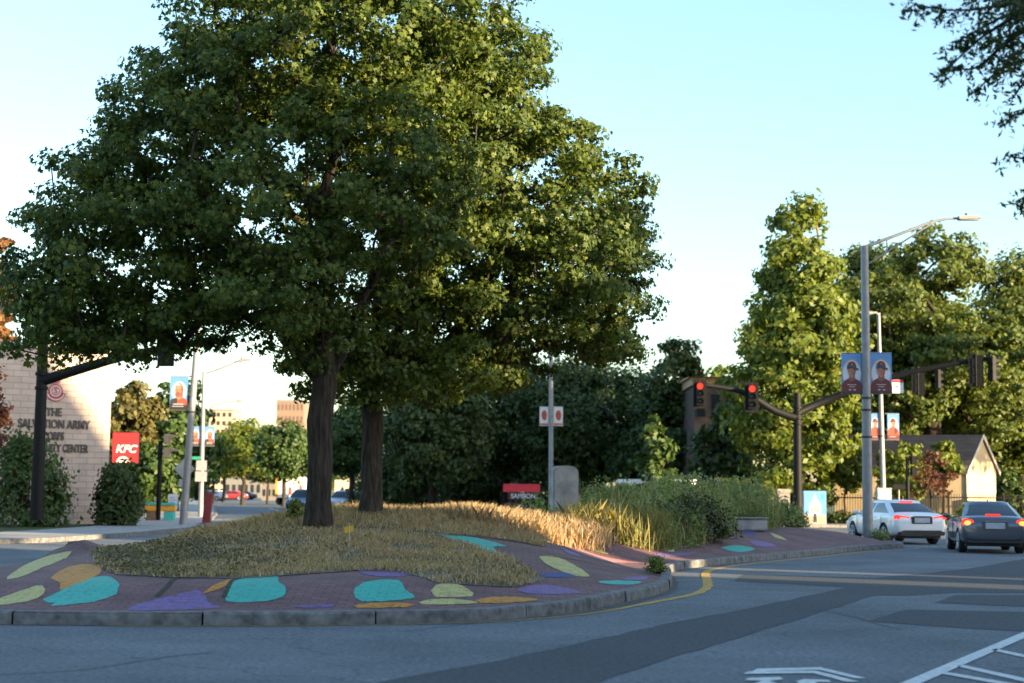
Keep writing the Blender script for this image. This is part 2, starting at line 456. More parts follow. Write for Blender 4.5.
def flat_poly(name, pts, z, m, kind='structure', parent=None):
    me = bpy.data.meshes.new(name)
    bm = bmesh.new(); vs = [bm.verts.new((p[0], p[1], z)) for p in pts]
    es = [bm.edges.new((vs[i], vs[(i + 1) % len(vs)])) for i in range(len(vs))]
    bmesh.ops.triangle_fill(bm, use_beauty=True, edges=es)
    bmesh.ops.recalc_face_normals(bm, faces=bm.faces)
    if bm.faces and sum(f.normal.z * f.calc_area() for f in bm.faces) < 0: bmesh.ops.reverse_faces(bm, faces=bm.faces)
    bm.to_mesh(me); bm.free()
    o = link_mesh(name, me, m, parent)
    if kind: o['kind'] = kind
    return o

def slab(name, pts, z, thick, m, kind='structure'):
    mb = MB(); mb.prism([(p[0], p[1]) for p in pts], 'z', z - thick, z)
    o = mb.build(name, m); o['kind'] = kind
    return o

# ground to the horizon, roads, pavements
flat_poly('ground', [(-2500, -2500), (2500, -2500), (2500, 3500), (-2500, 3500)], -0.02, M['earth'])
LEFT_KERB = [(-90, 32), (-45, 35), (-25, 38), (-16, 41.5), (-13.2, 46), (-12.2, 54), (-12.0, 61), (-12.8, 68), (-18.2, 100), (-35, 190), (-62, 330)]
PARK_KERB = [(-45, 330), (-11, 145), (-8.5, 105), (-4.5, 82), (-1, 76), (10, 79), (30, 83), (90, 92)]
flat_poly('road', [(-90, -60), (90, -60), (90, 92)] + PARK_KERB[::-1][1:] + LEFT_KERB[::-1][0:], 0.0, M['asphalt'])
def offset_line(pl, d):
    out = []
    for i, p in enumerate(pl):
        a = Vector(pl[max(i - 1, 0)][:2]); b = Vector(pl[min(i + 1, len(pl) - 1)][:2])
        t = (b - a).normalized(); out.append((p[0] - t.y * d, p[1] + t.x * d))
    return out
def line_strip(name, pl, d0, d1, z0, z1, m):
    A = offset_line(pl, d0); B = offset_line(pl, d1); mb = MB()
    for i in range(len(pl) - 1):
        a, b, c, d = A[i], A[i + 1], B[i + 1], B[i]
        vs = [(p[0], p[1], z) for z in (z0, z1) for p in (a, b, c, d)]
        mb.add(vs, [(0, 3, 2, 1), (4, 5, 6, 7), (0, 1, 5, 4), (2, 3, 7, 6)])
    o = mb.build(name, m); o['kind'] = 'structure'; return o
line_strip('kerb', LEFT_KERB, 0, 0.16, -0.02, 0.14, M['granite'])
line_strip('sidewalk', LEFT_KERB, 0.162, 3.9, -0.02, 0.132, M['concrete'])
line_strip('kerb', PARK_KERB, 0, 0.16, -0.02, 0.14, M['granite'])
line_strip('sidewalk', PARK_KERB, 0.162, 3.6, -0.02, 0.132, M['concrete'])
A = offset_line(LEFT_KERB, 3.9)
flat_poly('lawn', A + [(-120, 330), (-120, 36)], 0.10, M['lawn'])
A = offset_line(PARK_KERB, 3.6)
flat_poly('lawn', A + [(120, 95), (150, 400), (-30, 400)], 0.10, M['lawn'])

# ------------------------------------------------------------------ traffic island height field
def spline(pts, closed, step):
    P = [np.array(p, float) for p in pts]; n = len(P); out = []
    for i in range(n if closed else n - 1):
        p0 = P[(i - 1) % n] if closed or i > 0 else P[i]; p1 = P[i]; p2 = P[(i + 1) % n]; p3 = P[(i + 2) % n] if closed or i + 2 < n else P[(i + 1) % n]
        m = max(1, int(np.linalg.norm(p2 - p1) / step))
        for k in range(m):
            t = k / m
            out.append(0.5 * (2 * p1 + (p2 - p0) * t + (2 * p0 - 5 * p1 + 4 * p2 - p3) * t * t + (3 * p1 - p0 - 3 * p2 + p3) * t ** 3))
    if not closed: out.append(P[-1])
    return out
ISLAND = [(-9.2, 19.4), (-8.0, 18.75), (-5.9, 18.45), (-3.3, 18.6), (-1.85, 18.9), (-0.52, 19.4), (0.21, 20.2), (0.9, 21.3), (1.75, 23.6), (2.4, 25.5), (2.72, 27.4), (2.95, 29.5), (3.3, 32.6),
          (4.0, 34.6), (5.7, 38), (7.6, 41.5), (10.0, 46.2), (11.6, 48.6), (12.3, 50.6), (12.0, 53.2), (10.3, 56.5), (7.5, 59.5), (4.0, 58), (0.5, 52), (-3.5, 46), (-6.4, 39.5), (-8.3, 33), (-9.0, 28), (-9.6, 24), (-10.2, 21.2)]
OUT = np.array(spline(ISLAND, True, 0.25))
NXT = np.roll(OUT, -1, 0)
def inside_poly(X, Y, poly):
    poly = np.asarray(poly); nx = np.roll(poly, -1, 0); r = np.zeros(X.shape, bool)
    for (x1, y1), (x2, y2) in zip(poly, nx):
        if y1 == y2: continue
        c = ((y1 > Y) != (y2 > Y)) & (X < (x2 - x1) * (Y - y1) / (y2 - y1) + x1)
        r ^= c
    return r
def dist_out(X, Y):
    X = np.asarray(X, float); Y = np.asarray(Y, float); best = np.full(X.shape, 1e9)
    for (x1, y1), (x2, y2) in zip(OUT, NXT):
        dx, dy = x2 - x1, y2 - y1; L = dx * dx + dy * dy + 1e-12
        t = np.clip(((X - x1) * dx + (Y - y1) * dy) / L, 0, 1)
        best = np.minimum(best, (X - x1 - t * dx) ** 2 + (Y - y1 - t * dy) ** 2)
    return np.sqrt(best)
def sst(t):
    t = np.clip(t, 0, 1); return t * t * (3 - 2 * t)
def hmap(X, Y):
    X = np.asarray(X, float); Y = np.asarray(Y, float)
    d = dist_out(X, Y)
    g1 = np.exp(-(((X + 2.6) / 4.6) ** 2 + ((Y - 34.5) / 7.0) ** 2))
    g2 = np.exp(-(((X - 6.0) / 4.5) ** 2 + ((Y - 51) / 8) ** 2))
    lip = np.exp(-(((X + 8.25) / 0.55) ** 2 + ((Y - 30.6) / 1.6) ** 2))
    # valley between the two lobes, running from the notch in the kerb to the ridge
    val = np.exp(-((Y - 31.5 - (2.9 - X) * 0.9) / 1.5) ** 2) * sst((X + 1.0) / 2.0) * 0.18
    return 0.14 + 0.24 * sst(d / 2.2) + 0.62 * g1 * sst(d / 3.2) + 0.30 * g2 * sst(d / 4) + 0.42 * lip * sst(d / 0.5) - val * sst(d / 1.2) + 0.012 * np.sin(X * 2.3 + Y) * np.sin(Y * 1.7) * sst(d / 1.5)
_gx = np.arange(-11.5, 13.5, 0.1); _gy = np.arange(17.5, 61, 0.1)
_GX, _GY = np.meshgrid(_gx, _gy, indexing='ij'); _GH = hmap(_GX, _GY); _GI = inside_poly(_GX, _GY, OUT)
def hq(x, y):
    x = np.asarray(x, float); y = np.asarray(y, float)
    fx = np.clip((x - _gx[0]) / 0.1, 0, len(_gx) - 2); fy = np.clip((y - _gy[0]) / 0.1, 0, len(_gy) - 2)
    i = fx.astype(int); j = fy.astype(int); u = fx - i; v = fy - j
    return (_GH[i, j] * (1 - u) * (1 - v) + _GH[i + 1, j] * u * (1 - v) + _GH[i, j + 1] * (1 - u) * v + _GH[i + 1, j + 1] * u * v)
def isl(x, y): return float(hq(x, y))
def on_island(px, py):
    d = ray(px, py); Y = np.arange(17.6, 60, 0.02); t = Y / d.y
    x = d.x * t; z = EYE + d.z * t
    fx = np.clip(((x - _gx[0]) / 0.1).astype(int), 0, len(_gx) - 1); fy = np.clip(((Y - _gy[0]) / 0.1).astype(int), 0, len(_gy) - 1)
    ok = _GI[fx, fy] & (z < hq(x, Y)) & (x > _gx[0]) & (x < _gx[-1])
    if not ok.any():
        g = on_ground(px, py, 0.14); return (g.x, g.y)
    k = int(np.argmax(ok)); return (float(x[k]), float(Y[k]))

def drape(name, poly, off, m, parent=None, cell=0.3, kind=None):
    bm = bmesh.new(); vs = [bm.verts.new((p[0], p[1], 0)) for p in poly]
    es = [bm.edges.new((vs[i], vs[(i + 1) % len(vs)])) for i in range(len(vs))]
    bmesh.ops.triangle_fill(bm, use_beauty=True, edges=es)
    xs = [p[0] for p in poly]; ys = [p[1] for p in poly]
    for k in range(int(math.floor(min(xs) / cell)), int(math.ceil(max(xs) / cell)) + 1):
        bmesh.ops.bisect_plane(bm, geom=bm.verts[:] + bm.edges[:] + bm.faces[:], plane_co=(k * cell, 0, 0), plane_no=(1, 0, 0))
    for k in range(int(math.floor(min(ys) / cell)), int(math.ceil(max(ys) / cell)) + 1):
        bmesh.ops.bisect_plane(bm, geom=bm.verts[:] + bm.edges[:] + bm.faces[:], plane_co=(0, k * cell, 0), plane_no=(0, 1, 0))
    co = np.array([v.co[:] for v in bm.verts]); z = hq(co[:, 0], co[:, 1]) + off
    for v, zz in zip(bm.verts, z): v.co.z = zz
    for f in bm.faces:
        f.normal_update()
        if f.normal.z < 0: f.normal_flip()
        f.smooth = True
    me = bpy.data.meshes.new(name); bm.to_mesh(me); bm.free()
    o = link_mesh(name, me, m, parent)
    if kind: o['kind'] = kind
    return o

island = drape('pavement', [tuple(p) for p in OUT], 0.0, M['brick_pave'], kind='structure')
island['label'] = 'maroon brick paving of the raised traffic island'

# granite kerb stones round the island
mbk = MB(); i = 0; n = len(OUT); rngk = random.Random(3)
NORM = []
for k in range(n):
    t = OUT[(k + 1) % n] - OUT[k - 1]; t = t / np.linalg.norm(t); NORM.append(np.array((-t[1], t[0])))  # inward for ccw
while i < n:
    ln = rngk.randint(6, 8); idx = [(i + q) % n for q in range(ln + 1)] if i + ln < n else [q % n for q in range(i, n + 1)]
    dz = rngk.uniform(-0.008, 0.008); do = rngk.uniform(-0.012, 0.012)
    P = [OUT[q] for q in idx]; Nn = [NORM[q] for q in idx]
    P = [p.copy() for p in P]
    e = (P[1] - P[0]); P[0] = P[0] + e / np.linalg.norm(e) * 0.012
    e = (P[-2] - P[-1]); P[-1] = P[-1] + e / np.linalg.norm(e) * 0.012
    ring = [(-0.02 + do, -0.05), (-0.012 + do, 0.128 + dz), (0.008 + do, 0.156 + dz), (0.165, 0.158 + dz), (0.17, 0.02)]
    vs = []; fs = []; R = len(ring)
    for p, nn in zip(P, Nn):
        for a, z in ring: vs.append((p[0] + nn[0] * a, p[1] + nn[1] * a, z))
    for q in range(len(P) - 1):
        for r in range(R - 1): fs.append((q * R + r, (q + 1) * R + r, (q + 1) * R + r + 1, q * R + r + 1))
    fs.append(tuple(range(R))); fs.append(tuple((len(P) - 1) * R + r for r in range(R - 1, -1, -1)))
    mbk.add(vs, fs); i += ln
kerb = mbk.build('kerb', M['granite']); kerb['kind'] = 'structure'

# painted shapes on the paving: (paint, origin, scale, outline read in the photograph)
Z1 = (0, 520, 2.56); Z2 = (230, 420, 3.415); Z3 = (400, 500, 3.413); Z4 = (560, 340, 3.104); Z0 = (0, 0, 1)
SHAPES = [
    ('yellow', Z1, [(15, 152), (60, 118), (120, 94), (182, 80), (170, 97), (110, 122), (60, 144)]),
    ('orange', Z1, [(130, 150), (165, 125), (220, 113), (262, 127), (235, 150), (185, 172), (150, 180), (155, 164)]),
    ('teal', Z1, [(107, 208), (160, 180), (230, 150), (285, 146), (305, 168), (298, 190), (250, 208), (190, 217), (130, 221), (140, 213)]),
    ('yellow', Z1, [(-60, 216), (0, 200), (60, 180), (105, 167), (114, 180), (95, 202), (30, 215), (-30, 221)]),
    ('purple', Z1, [(332, 231), (370, 212), (440, 195), (510, 180), (528, 195), (530, 212), (562, 225), (460, 231)]),
    ('orange', Z1, [(515, 190), (560, 162), (606, 148), (582, 166), (545, 184)]),
    ('teal', Z1, [(573, 188), (585, 165), (640, 146), (710, 141), (715, 160), (735, 180), (705, 205), (620, 212), (580, 208)]),
    ('purple', Z1, [(745, 224), (800, 219), (858, 219), (838, 225)]),
    ('purple', Z2, [(433, 508), (480, 497), (540, 508), (617, 525), (575, 536), (475, 531)]),
    ('teal', Z2, [(425, 600), (440, 565), (500, 548), (580, 550), (600, 582), (633, 605), (560, 618), (450, 620)]),
    ('orange', Z2, [(420, 636), (500, 625), (580, 627), (632, 633), (560, 641), (430, 643)]),
    ('purple', Z2, [(215, 640), (290, 632), (360, 634), (300, 643)]),
    ('yellow', Z3, [(105, 310), (140, 288), (205, 290), (252, 326), (180, 333), (115, 330)]),
    ('yellow', Z3, [(65, 350), (120, 339), (200, 341), (265, 352), (180, 358), (75, 358)]),
    ('orange', Z3, [(258, 345), (310, 333), (400, 332), (470, 341), (400, 350), (280, 353)]),
    ('orange', Z3, [(-20, 355), (10, 351), (45, 361), (0, 368)]),
    ('purple', Z3, [(400, 308), (450, 293), (520, 293), (620, 316), (550, 322), (440, 320)]),
    ('navy', Z3, [(478, 255), (560, 249), (602, 262), (500, 266)]),
    ('yellow', Z3, [(475, 195), (520, 192), (580, 215), (648, 259), (600, 260), (530, 235), (488, 212)]),
    ('teal', Z3, [(122, 122), (170, 119), (260, 130), (362, 158), (318, 160), (345, 190), (270, 165), (180, 138)]),
    ('teal', Z3, [(675, 280), (740, 276), (828, 280), (795, 290), (710, 288)]),
    ('purple', Z3, [(760, 270), (800, 263), (848, 263), (838, 272), (790, 275)]),
    ('yellow', Z3, [(588, 136), (640, 150), (712, 186), (650, 172), (610, 155)]),
    ('pink', Z3, [(520, 140), (570, 146), (660, 186), (760, 206), (840, 216), (720, 212), (620, 184)]),
    ('purple', Z3, [(550, 165), (600, 183), (620, 194), (575, 184)]),
    ('purple', Z3, [(592, 131), (660, 143), (722, 155), (640, 150)]),
    ('yellow', Z3, [(870, 148), (905, 146), (945, 170), (920, 178), (885, 162)]),
    ('purple', Z3, [(862, 183), (930, 184), (1010, 180), (960, 192), (890, 194)]),
    ('purple', Z3, [(952, 140), (985, 138), (985, 155), (960, 152)]),
    ('teal', Z4, [(500, 645), (555, 638), (605, 650), (555, 659)]),
    ('purple', Z4, [(590, 625), (640, 628), (672, 641), (612, 640)]),
    ('navy', Z4, [(560, 583), (610, 602), (602, 610), (570, 598)]),
    ('yellow', Z4, [(650, 598), (690, 612), (705, 622), (665, 612)]),
]
for k, (pn, (ox, oy, sc), pts) in enumerate(SHAPES):
    P = []
    for (u, v) in spline(pts, True, 12):
        P.append(on_island(ox + u / sc, oy + v / sc))
    Q = [P[0]]
    for p in P[1:]:
        if (p[0] - Q[-1][0]) ** 2 + (p[1] - Q[-1][1]) ** 2 > 0.0009: Q.append(p)
    rq = random.Random(k); Q = [(x + rq.uniform(-.014, .014), y + rq.uniform(-.02, .02)) for x, y in Q]
    try:
        drape('painted_shape', Q, 0.005 + 0.0006 * k / 10, M[pn], island)
    except Exception as e:
        print('shape', k, e)
# weedy joints in the paving
for pl in ([(176, 578.5), (166, 588), (156, 597)], [(235, 579), (224, 598)], [(540, 556), (585, 562), (640, 573), (663, 577)]):
    P = [Vector(on_island(*p)) for p in pl]
    P = [Vector(p) for p in spline([tuple(p) for p in P], False, 0.2)]
    A = offset_line(P, 0.03); B = offset_line(P, -0.03)
    drape('paving_joint', A + B[::-1], 0.008, M['joint'], island)

# ------------------------------------------------------------------ road patches and markings
def gpoly(name, pts, z, m, sc=None, o=(0, 0), jag=0.0):
    s = sc or 1.0
    P = [on_ground(o[0] + u / s, o[1] + v / s) for u, v in pts]
    Q = []
    if jag:
        rr = random.Random(len(pts))
        for a, b in zip(P, P[1:] + P[:1]):
            n_ = max(1, int((b - a).length / 0.5))
            for q in range(n_):
                p = a + (b - a) * q / n_; Q.append((p.x + rr.uniform(-jag, jag), p.y + rr.uniform(-jag, jag)))
    else: Q = [(p.x, p.y) for p in P]
    return flat_poly(name, Q, z, m)
ZR = dict(sc=2.844, o=(664, 520))
gpoly('road_patch', [(-520, 700), (-350, 520), (-200, 464), (0, 400), (230, 330), (520, 240), (600, 215), (700, 215), (820, 208), (1300, 210), (1300, 60), (1060, 105), (860, 140), (600, 165), (230, 155), (195, 175), (520, 192), (300, 240), (0, 297), (-190, 340), (-464, 398), (-751, 452), (-1000, 500), (-1400, 700)], 0.004, M['patch'], jag=0.03, **ZR)
gpoly('road_patch', [(580, 288), (690, 255), (1300, 268), (1300, 330), (900, 312)], 0.004, M['patch'], jag=0.02, **ZR)
gpoly('road_patch', [(770, 236), (830, 214), (1300, 214), (1300, 245), (1000, 246)], 0.0045, M['patch'], jag=0.02, **ZR)
# hatched area and bicycle sharrow, bottom right
WL = M['white_line']
gpoly('road_marking', [(640, 480), (1080, 296), (1080, 314), (700, 480)], 0.008, WL, **ZR)
gpoly('road_marking', [(930, 372), (945, 368), (1120, 405), (1120, 414)], 0.008, WL, **ZR)
gpoly('road_marking', [(832, 418), (850, 414), (1200, 490), (1160, 494)], 0.008, WL, **ZR)
gpoly('road_marking', [(780, 438), (800, 434), (1300, 520), (1260, 524)], 0.0085, WL, **ZR)
gpoly('road_marking', [(250, 433), (265, 425), (445, 421), (575, 452), (545, 453), (440, 428)], 0.008, WL, **ZR)
gpoly('road_marking', [(225, 440), (240, 433), (432, 431), (555, 462), (520, 463), (425, 438)], 0.0085, WL, **ZR)
gpoly('road_marking', [(230, 458), (240, 452), (330, 449), (340, 455), (300, 461), (330, 470), (250, 470), (280, 460)], 0.009, WL, **ZR)
gpoly('road_marking', [(375, 462), (400, 455), (470, 458), (475, 464), (430, 463), (440, 470), (390, 470)], 0.009, WL, **ZR)
# yellow edge line that follows the island kerb
def edge_line(lo, hi, off, w, z, m, wob=0.01):
    A = []; B = []
    for k in range(lo, hi):
        p = OUT[k % n]; nn = NORM[k % n]; w2 = w * (1 + 0.15 * math.sin(k * 1.7))
        A.append((p[0] - nn[0] * off, p[1] - nn[1] * off)); B.append((p[0] - nn[0] * (off + w2), p[1] - nn[1] * (off + w2)))
    flat_poly('road_marking', A + B[::-1], z, m)
def nearest(x, y): return int(np.argmin((OUT[:, 0] - x) ** 2 + (OUT[:, 1] - y) ** 2))
def edge_curve(knots, z, m):
    ks = [nearest(x, y) for x, y, o_, w_ in knots]; A = []; B = []
    for k in range(ks[0], ks[-1] + 1):
        o_ = float(np.interp(k, ks, [q[2] for q in knots])); w_ = float(np.interp(k, ks, [q[3] for q in knots])) * (1 + 0.12 * math.sin(k * 1.7))
        p = OUT[k]; nn = NORM[k]
        A.append((p[0] - nn[0] * o_, p[1] - nn[1] * o_)); B.append((p[0] - nn[0] * (o_ + w_), p[1] - nn[1] * (o_ + w_)))
    flat_poly('road_marking', A + B[::-1], z, m)
edge_curve([(-4.5, 18.5, .07, .04), (-0.5, 19.4, .08, .05), (0.9, 21.3, .22, .08), (1.75, 23.6, .34, .14), (2.72, 27.4, .55, .17), (3.3, 32.6, .6, .17), (4.6, 36, .35, .12), (10, 46.2, .3, .10), (11.9, 49.4, .5, .14)], 0.006, M['yellow_line'])
# left street: centre lines, crosswalk bars
def gline(a, b, w, z, m):
    a = Vector(a); b = Vector(b); t = (b - a).normalized(); q = Vector((-t.y, t.x)) * w / 2
    flat_poly('road_marking', [a + q, b + q, b - q, a - q], z, m)
gline((-26.5, 190), (-10.2, 84), 0.16, 0.006, M['yellow_line']); gline((-26.2, 190), (-9.85, 84), 0.16, 0.006, M['yellow_line'])
gline((-22.5, 125), (-9, 117), 0.5, 0.007, M['yellow_line'])
gline((-30, 160), (-14, 152), 0.5, 0.007, M['yellow_line'])
gline((-19.5, 100), (-10.2, 97), 0.4, 0.007, WL); gline((-17.2, 84), (-12, 82.4), 0.5, 0.007, WL)
gline((-21, 140), (-14.5, 106), 0.14, 0.006, WL)
for q in range(5): gline((-12.5 + q * 1.3, 72), (-12.3 + q * 1.3, 75), 0.4, 0.008, WL)

M['tar'] = mat('tar_seam', (0.06, 0.064, 0.07), 0.7, var=.3, scale=6)
def seam(pts, w, z):
    P = [on_ground(*p) for p in pts]; P = [Vector(p) for p in spline([(p.x, p.y) for p in P], False, 0.15)]
    rr = random.Random(len(P)); P = [Vector((p.x + rr.uniform(-.03, .03), p.y + rr.uniform(-.03, .03))) for p in P]
    A = offset_line(P, w * .5); B_ = offset_line(P, -w * .5); flat_poly('road_seam', A + B_[::-1], z, M['tar'])
seam([(-20, 676), (40, 673), (90, 669), (150, 660), (215, 652)], .022, .0055)
seam([(400, 632), (470, 624), (540, 616)], .02, .0056)
seam([(760, 604), (830, 612), (900, 630)], .022, .0065)
def gutter(lo, hi, z, m, seed):
    rr = random.Random(seed); A = []; B_ = []; w = .12
    for k in range(lo, hi):
        w = min(.26, max(.04, w + rr.uniform(-.035, .035))); p = OUT[k % n]; nn = NORM[k % n]
        A.append((p[0] - nn[0] * .012, p[1] - nn[1] * .012)); B_.append((p[0] - nn[0] * w, p[1] - nn[1] * w))
    flat_poly('gutter_dirt', A + B_[::-1], z, m)
gutter(nearest(-7.5, 18.6), nearest(11, 47.6), .0042, mat('gutter_grit', (.10, .095, .085), .95, var=.45, scale=5), 4)
# ------------------------------------------------------------------ leaf materials
LM = {}
LM['maple'] = leaf_mat('maple_leaves', (0.038, 0.072, 0.014), (0.155, 0.195, 0.036), 0.38, (0.068, 0.108, 0.020))
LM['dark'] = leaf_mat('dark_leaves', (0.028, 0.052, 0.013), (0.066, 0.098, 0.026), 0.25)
LM['lime'] = leaf_mat('lime_leaves', (0.085, 0.135, 0.02), (0.175, 0.21, 0.036), 0.40)
LM['oak'] = leaf_mat('oak_leaves', (0.058, 0.094, 0.020), (0.13, 0.165, 0.034), 0.35)
LM['olive'] = leaf_mat('olive_leaves', (0.085, 0.085, 0.025), (0.14, 0.12, 0.04), 0.3)
LM['mid'] = leaf_mat('mid_leaves', (0.035, 0.075, 0.018), (0.075, 0.12, 0.03), 0.3)
LM['rust'] = leaf_mat('rust_leaves', (0.16, 0.07, 0.03), (0.24, 0.13, 0.05), 0.3)
LM['red'] = leaf_mat('red_leaves', (0.085, 0.034, 0.026), (0.13, 0.06, 0.035), 0.3)
LM['weed'] = leaf_mat('weed_leaves', (0.10, 0.16, 0.05), (0.25, 0.30, 0.11), 0.35)
LM['drygrass'] = leaf_mat('dry_grass_blades', (0.28, 0.205, 0.13), (0.62, 0.48, 0.32), 0.35, (0.43, 0.315, 0.20))
LM['greygrass'] = leaf_mat('green_grass_blades', (0.05, 0.075, 0.025), (0.15, 0.14, 0.06), 0.3)
LM['clover'] = leaf_mat('ground_cover_leaves', (0.075, 0.08, 0.035), (0.17, 0.145, 0.08), 0.2)
LM['flower'] = leaf_mat('white_blooms', (0.5, 0.52, 0.45), (0.7, 0.7, 0.62), 0.2)
LM['yellowflower'] = leaf_mat('yellow_blooms', (0.45, 0.32, 0.03), (0.6, 0.45, 0.06), 0.2)

def lobe(px, py, rx, ry, D, rd, dd=0.0):
    p = at(px, py, D + dd); k = (D + dd) / F
    return (p.x, p.y, p.z, rx * k, rd, ry * k)

def islbase(px, D):
    x = xat(px, D, 520); return (x, D, isl(x, D))

# ------------------------------------------------------------------ the two maples on the mound
T1 = [lobe(270, 190, 150, 150, 31, 3.6), lobe(140, 255, 105, 100, 31, 3.2), lobe(65, 305, 58, 58, 31, 2.4), lobe(95, 338, 58, 26, 31, 2.2),
      lobe(165, 150, 72, 68, 31, 2.6), lobe(112, 205, 45, 52, 31, 2.0), lobe(300, 50, 125, 95, 31, 3.2), lobe(390, 40, 100, 75, 31, 2.8), lobe(330, -50, 150, 60, 31, 2.8),
      lobe(210, 70, 70, 60, 31, 2.4), lobe(380, 190, 100, 110, 31, 3.2), lobe(288, 300, 72, 38, 31, 2.6, -1.2), lobe(180, 325, 60, 22, 31, 2.0), lobe(480, 20, 50, 45, 31, 1.8), lobe(322, 355, 52, 40, 31, 1.7, .8)]
T2 = [lobe(450, 190, 115, 120, 35, 3.4), lobe(560, 265, 82, 85, 35, 2.8), lobe(600, 308, 52, 50, 35, 2.2), lobe(600, 195, 46, 52, 35, 1.8), lobe(500, 105, 55, 60, 35, 2.2),
      lobe(470, 320, 110, 45, 35, 3.0), lobe(390, 345, 60, 50, 35, 2.4), lobe(570, 140, 35, 36, 35, 1.5), lobe(450, 90, 80, 75, 35, 2.6), lobe(535, 45, 22, 20, 35, 1.0), lobe(606, 345, 42, 22, 35, 1.5), lobe(626, 236, 24, 40, 35, 1.2), lobe(395, 370, 62, 38, 35, 1.8, -1.0), lobe(470, 362, 70, 30, 35, 1.8), lobe(335, 372, 30, 28, 35, 1.3)]
b1 = islbase(318, 31.0); b2 = islbase(370, 33.6)
p = at(335, -20, 31); q = at(388, 80, 35)
make_tree('maple_tree', 'large maple with the thicker darker trunk on the grass mound', 'tree', b1, 0.24, 2.3, p, T1, 1050, 128, 0.43, 0.102, LM['maple'], M['bark'], 11, shape=LEAF8, shell=.45, flat=.55, sep=0.30, every=1, group='maples on the grass mound', leaders=[(2.9, at(200, 190, 30.5)), (2.6, at(385, 215, 31.5)), (3.4, at(300, 60, 32))])
make_tree('maple_tree', 'maple with the slimmer trunk, standing further back on the grass mound', 'tree', b2, 0.225, 2.5, q, T2, 800, 126, 0.44, 0.105, LM['maple'], M['bark'], 23, shape=LEAF8, shell=.45, flat=.55, sep=0.30, every=1, group='maples on the grass mound', leaders=[(3.0, at(560, 240, 35)), (2.8, at(465, 110, 34.5)), (2.6, at(345, 240, 35))])

# ------------------------------------------------------------------ trees further off
def bgtree(name, label, px, D, top, wpx, kind, lm, seed, ncl=150, nper=48, lsize=0.42, zb=0.1, bot=None, group=None, bark='bark', cat='tree', crad=None, shape=LEAF4, r0=None, upbias=.25, flat=.7):
    rng = random.Random(seed)
    x = xat(px, D); zt = zat(px, top, D); h = zt - zb; R = wpx / 2 / F * D
    b = zb + (bot if bot is not None else h * 0.2)
    L = []
    if kind == 'cone':
        nL = 7
        for i in range(nL):
            t = i / (nL - 1); rr = R * (1.0 - 0.66 * t ** 2.1) * (0.62 + 0.45 * min(1, t * 4))
            zz = b + rr * 0.5 + (zt - b - rr * 0.7) * t * 0.97
            L.append((x + rng.uniform(-.06, .06) * R, D + rng.uniform(-.1, .1) * R, zz, rr, rr, max((zt - b) / nL * 0.8, 0.6)))
    elif kind == 'spread':
        for i in range(17):
            a = i * 2.4; q = 0.64 * R * math.sqrt((i + .5) / 17) * 1.25; t = 1 - (q / R) ** 2 * 0.45
            rr = R * rng.uniform(.27, .40)
            zz = b + (zt - b) * rng.uniform(0.35, 0.86) * t
            L.append((x + q * math.cos(a), D + q * math.sin(a), min(zz, zt - rr * .75), rr, rr, rr * .75))
        L.append((x, D, zt - R * .3, R * .45, R * .45, R * .3))
        L.append((x - R * .5, D, b + (zt - b) * .25, R * .4, R * .4, (zt - b) * .2)); L.append((x + R * .45, D, b + (zt - b) * .3, R * .4, R * .4, (zt - b) * .22))
    else:
        for i in range(9):
            a = i * 2.4 + seed; t = (i + 0.5) / 9
            q = R * 0.5 * math.sin(math.pi * (0.15 + 0.8 * t)); rr = R * rng.uniform(.42, .58) * (1.05 - 0.35 * t)
            zz = b + rr * .7 + (zt - b - 1.5 * rr) * t
            L.append((x + q * math.cos(a), D + q * math.sin(a), zz, rr, rr, rr * .85))
        L.append((x, D, (b + zt) / 2, R * .7, R * .7, (zt - b) * .42))
    return make_tree(name, label, cat, (x, D, zb), r0 or max(0.06, h * 0.022), max(0.3, (b - zb) * 0.8), (x, D, zb + h * 0.75), L, ncl, nper, crad or R * 0.24, lsize, lm, M[bark], seed, shape=shape, shell=.55, flat=flat, group=group, every=2, sep=R * 0.10, upbias=upbias)

G1 = 'trees of the park behind the island'
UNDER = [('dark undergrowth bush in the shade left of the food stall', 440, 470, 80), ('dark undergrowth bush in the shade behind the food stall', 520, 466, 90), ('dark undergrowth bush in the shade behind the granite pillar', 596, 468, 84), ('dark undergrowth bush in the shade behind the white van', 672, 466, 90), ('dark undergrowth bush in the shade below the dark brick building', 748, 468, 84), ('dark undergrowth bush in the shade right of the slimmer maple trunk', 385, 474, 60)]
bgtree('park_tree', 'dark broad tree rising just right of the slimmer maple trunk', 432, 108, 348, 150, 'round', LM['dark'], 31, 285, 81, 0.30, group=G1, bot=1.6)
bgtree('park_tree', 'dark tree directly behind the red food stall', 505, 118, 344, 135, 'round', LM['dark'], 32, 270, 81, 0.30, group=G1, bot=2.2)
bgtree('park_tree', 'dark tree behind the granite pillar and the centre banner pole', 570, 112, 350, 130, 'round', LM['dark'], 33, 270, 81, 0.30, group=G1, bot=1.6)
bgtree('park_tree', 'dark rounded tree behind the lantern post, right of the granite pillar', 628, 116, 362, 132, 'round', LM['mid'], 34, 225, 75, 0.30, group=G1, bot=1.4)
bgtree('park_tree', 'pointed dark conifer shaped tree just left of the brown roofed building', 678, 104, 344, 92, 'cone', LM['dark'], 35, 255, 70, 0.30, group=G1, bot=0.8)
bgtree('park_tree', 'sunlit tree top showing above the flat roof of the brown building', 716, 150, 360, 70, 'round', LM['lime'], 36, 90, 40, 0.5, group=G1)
bgtree('park_tree', 'small bright green sapling in front of the dark conifer shaped tree', 656, 84, 412, 52, 'round', LM['mid'], 37, 70, 40, 0.3, group=G1, bot=1.0)
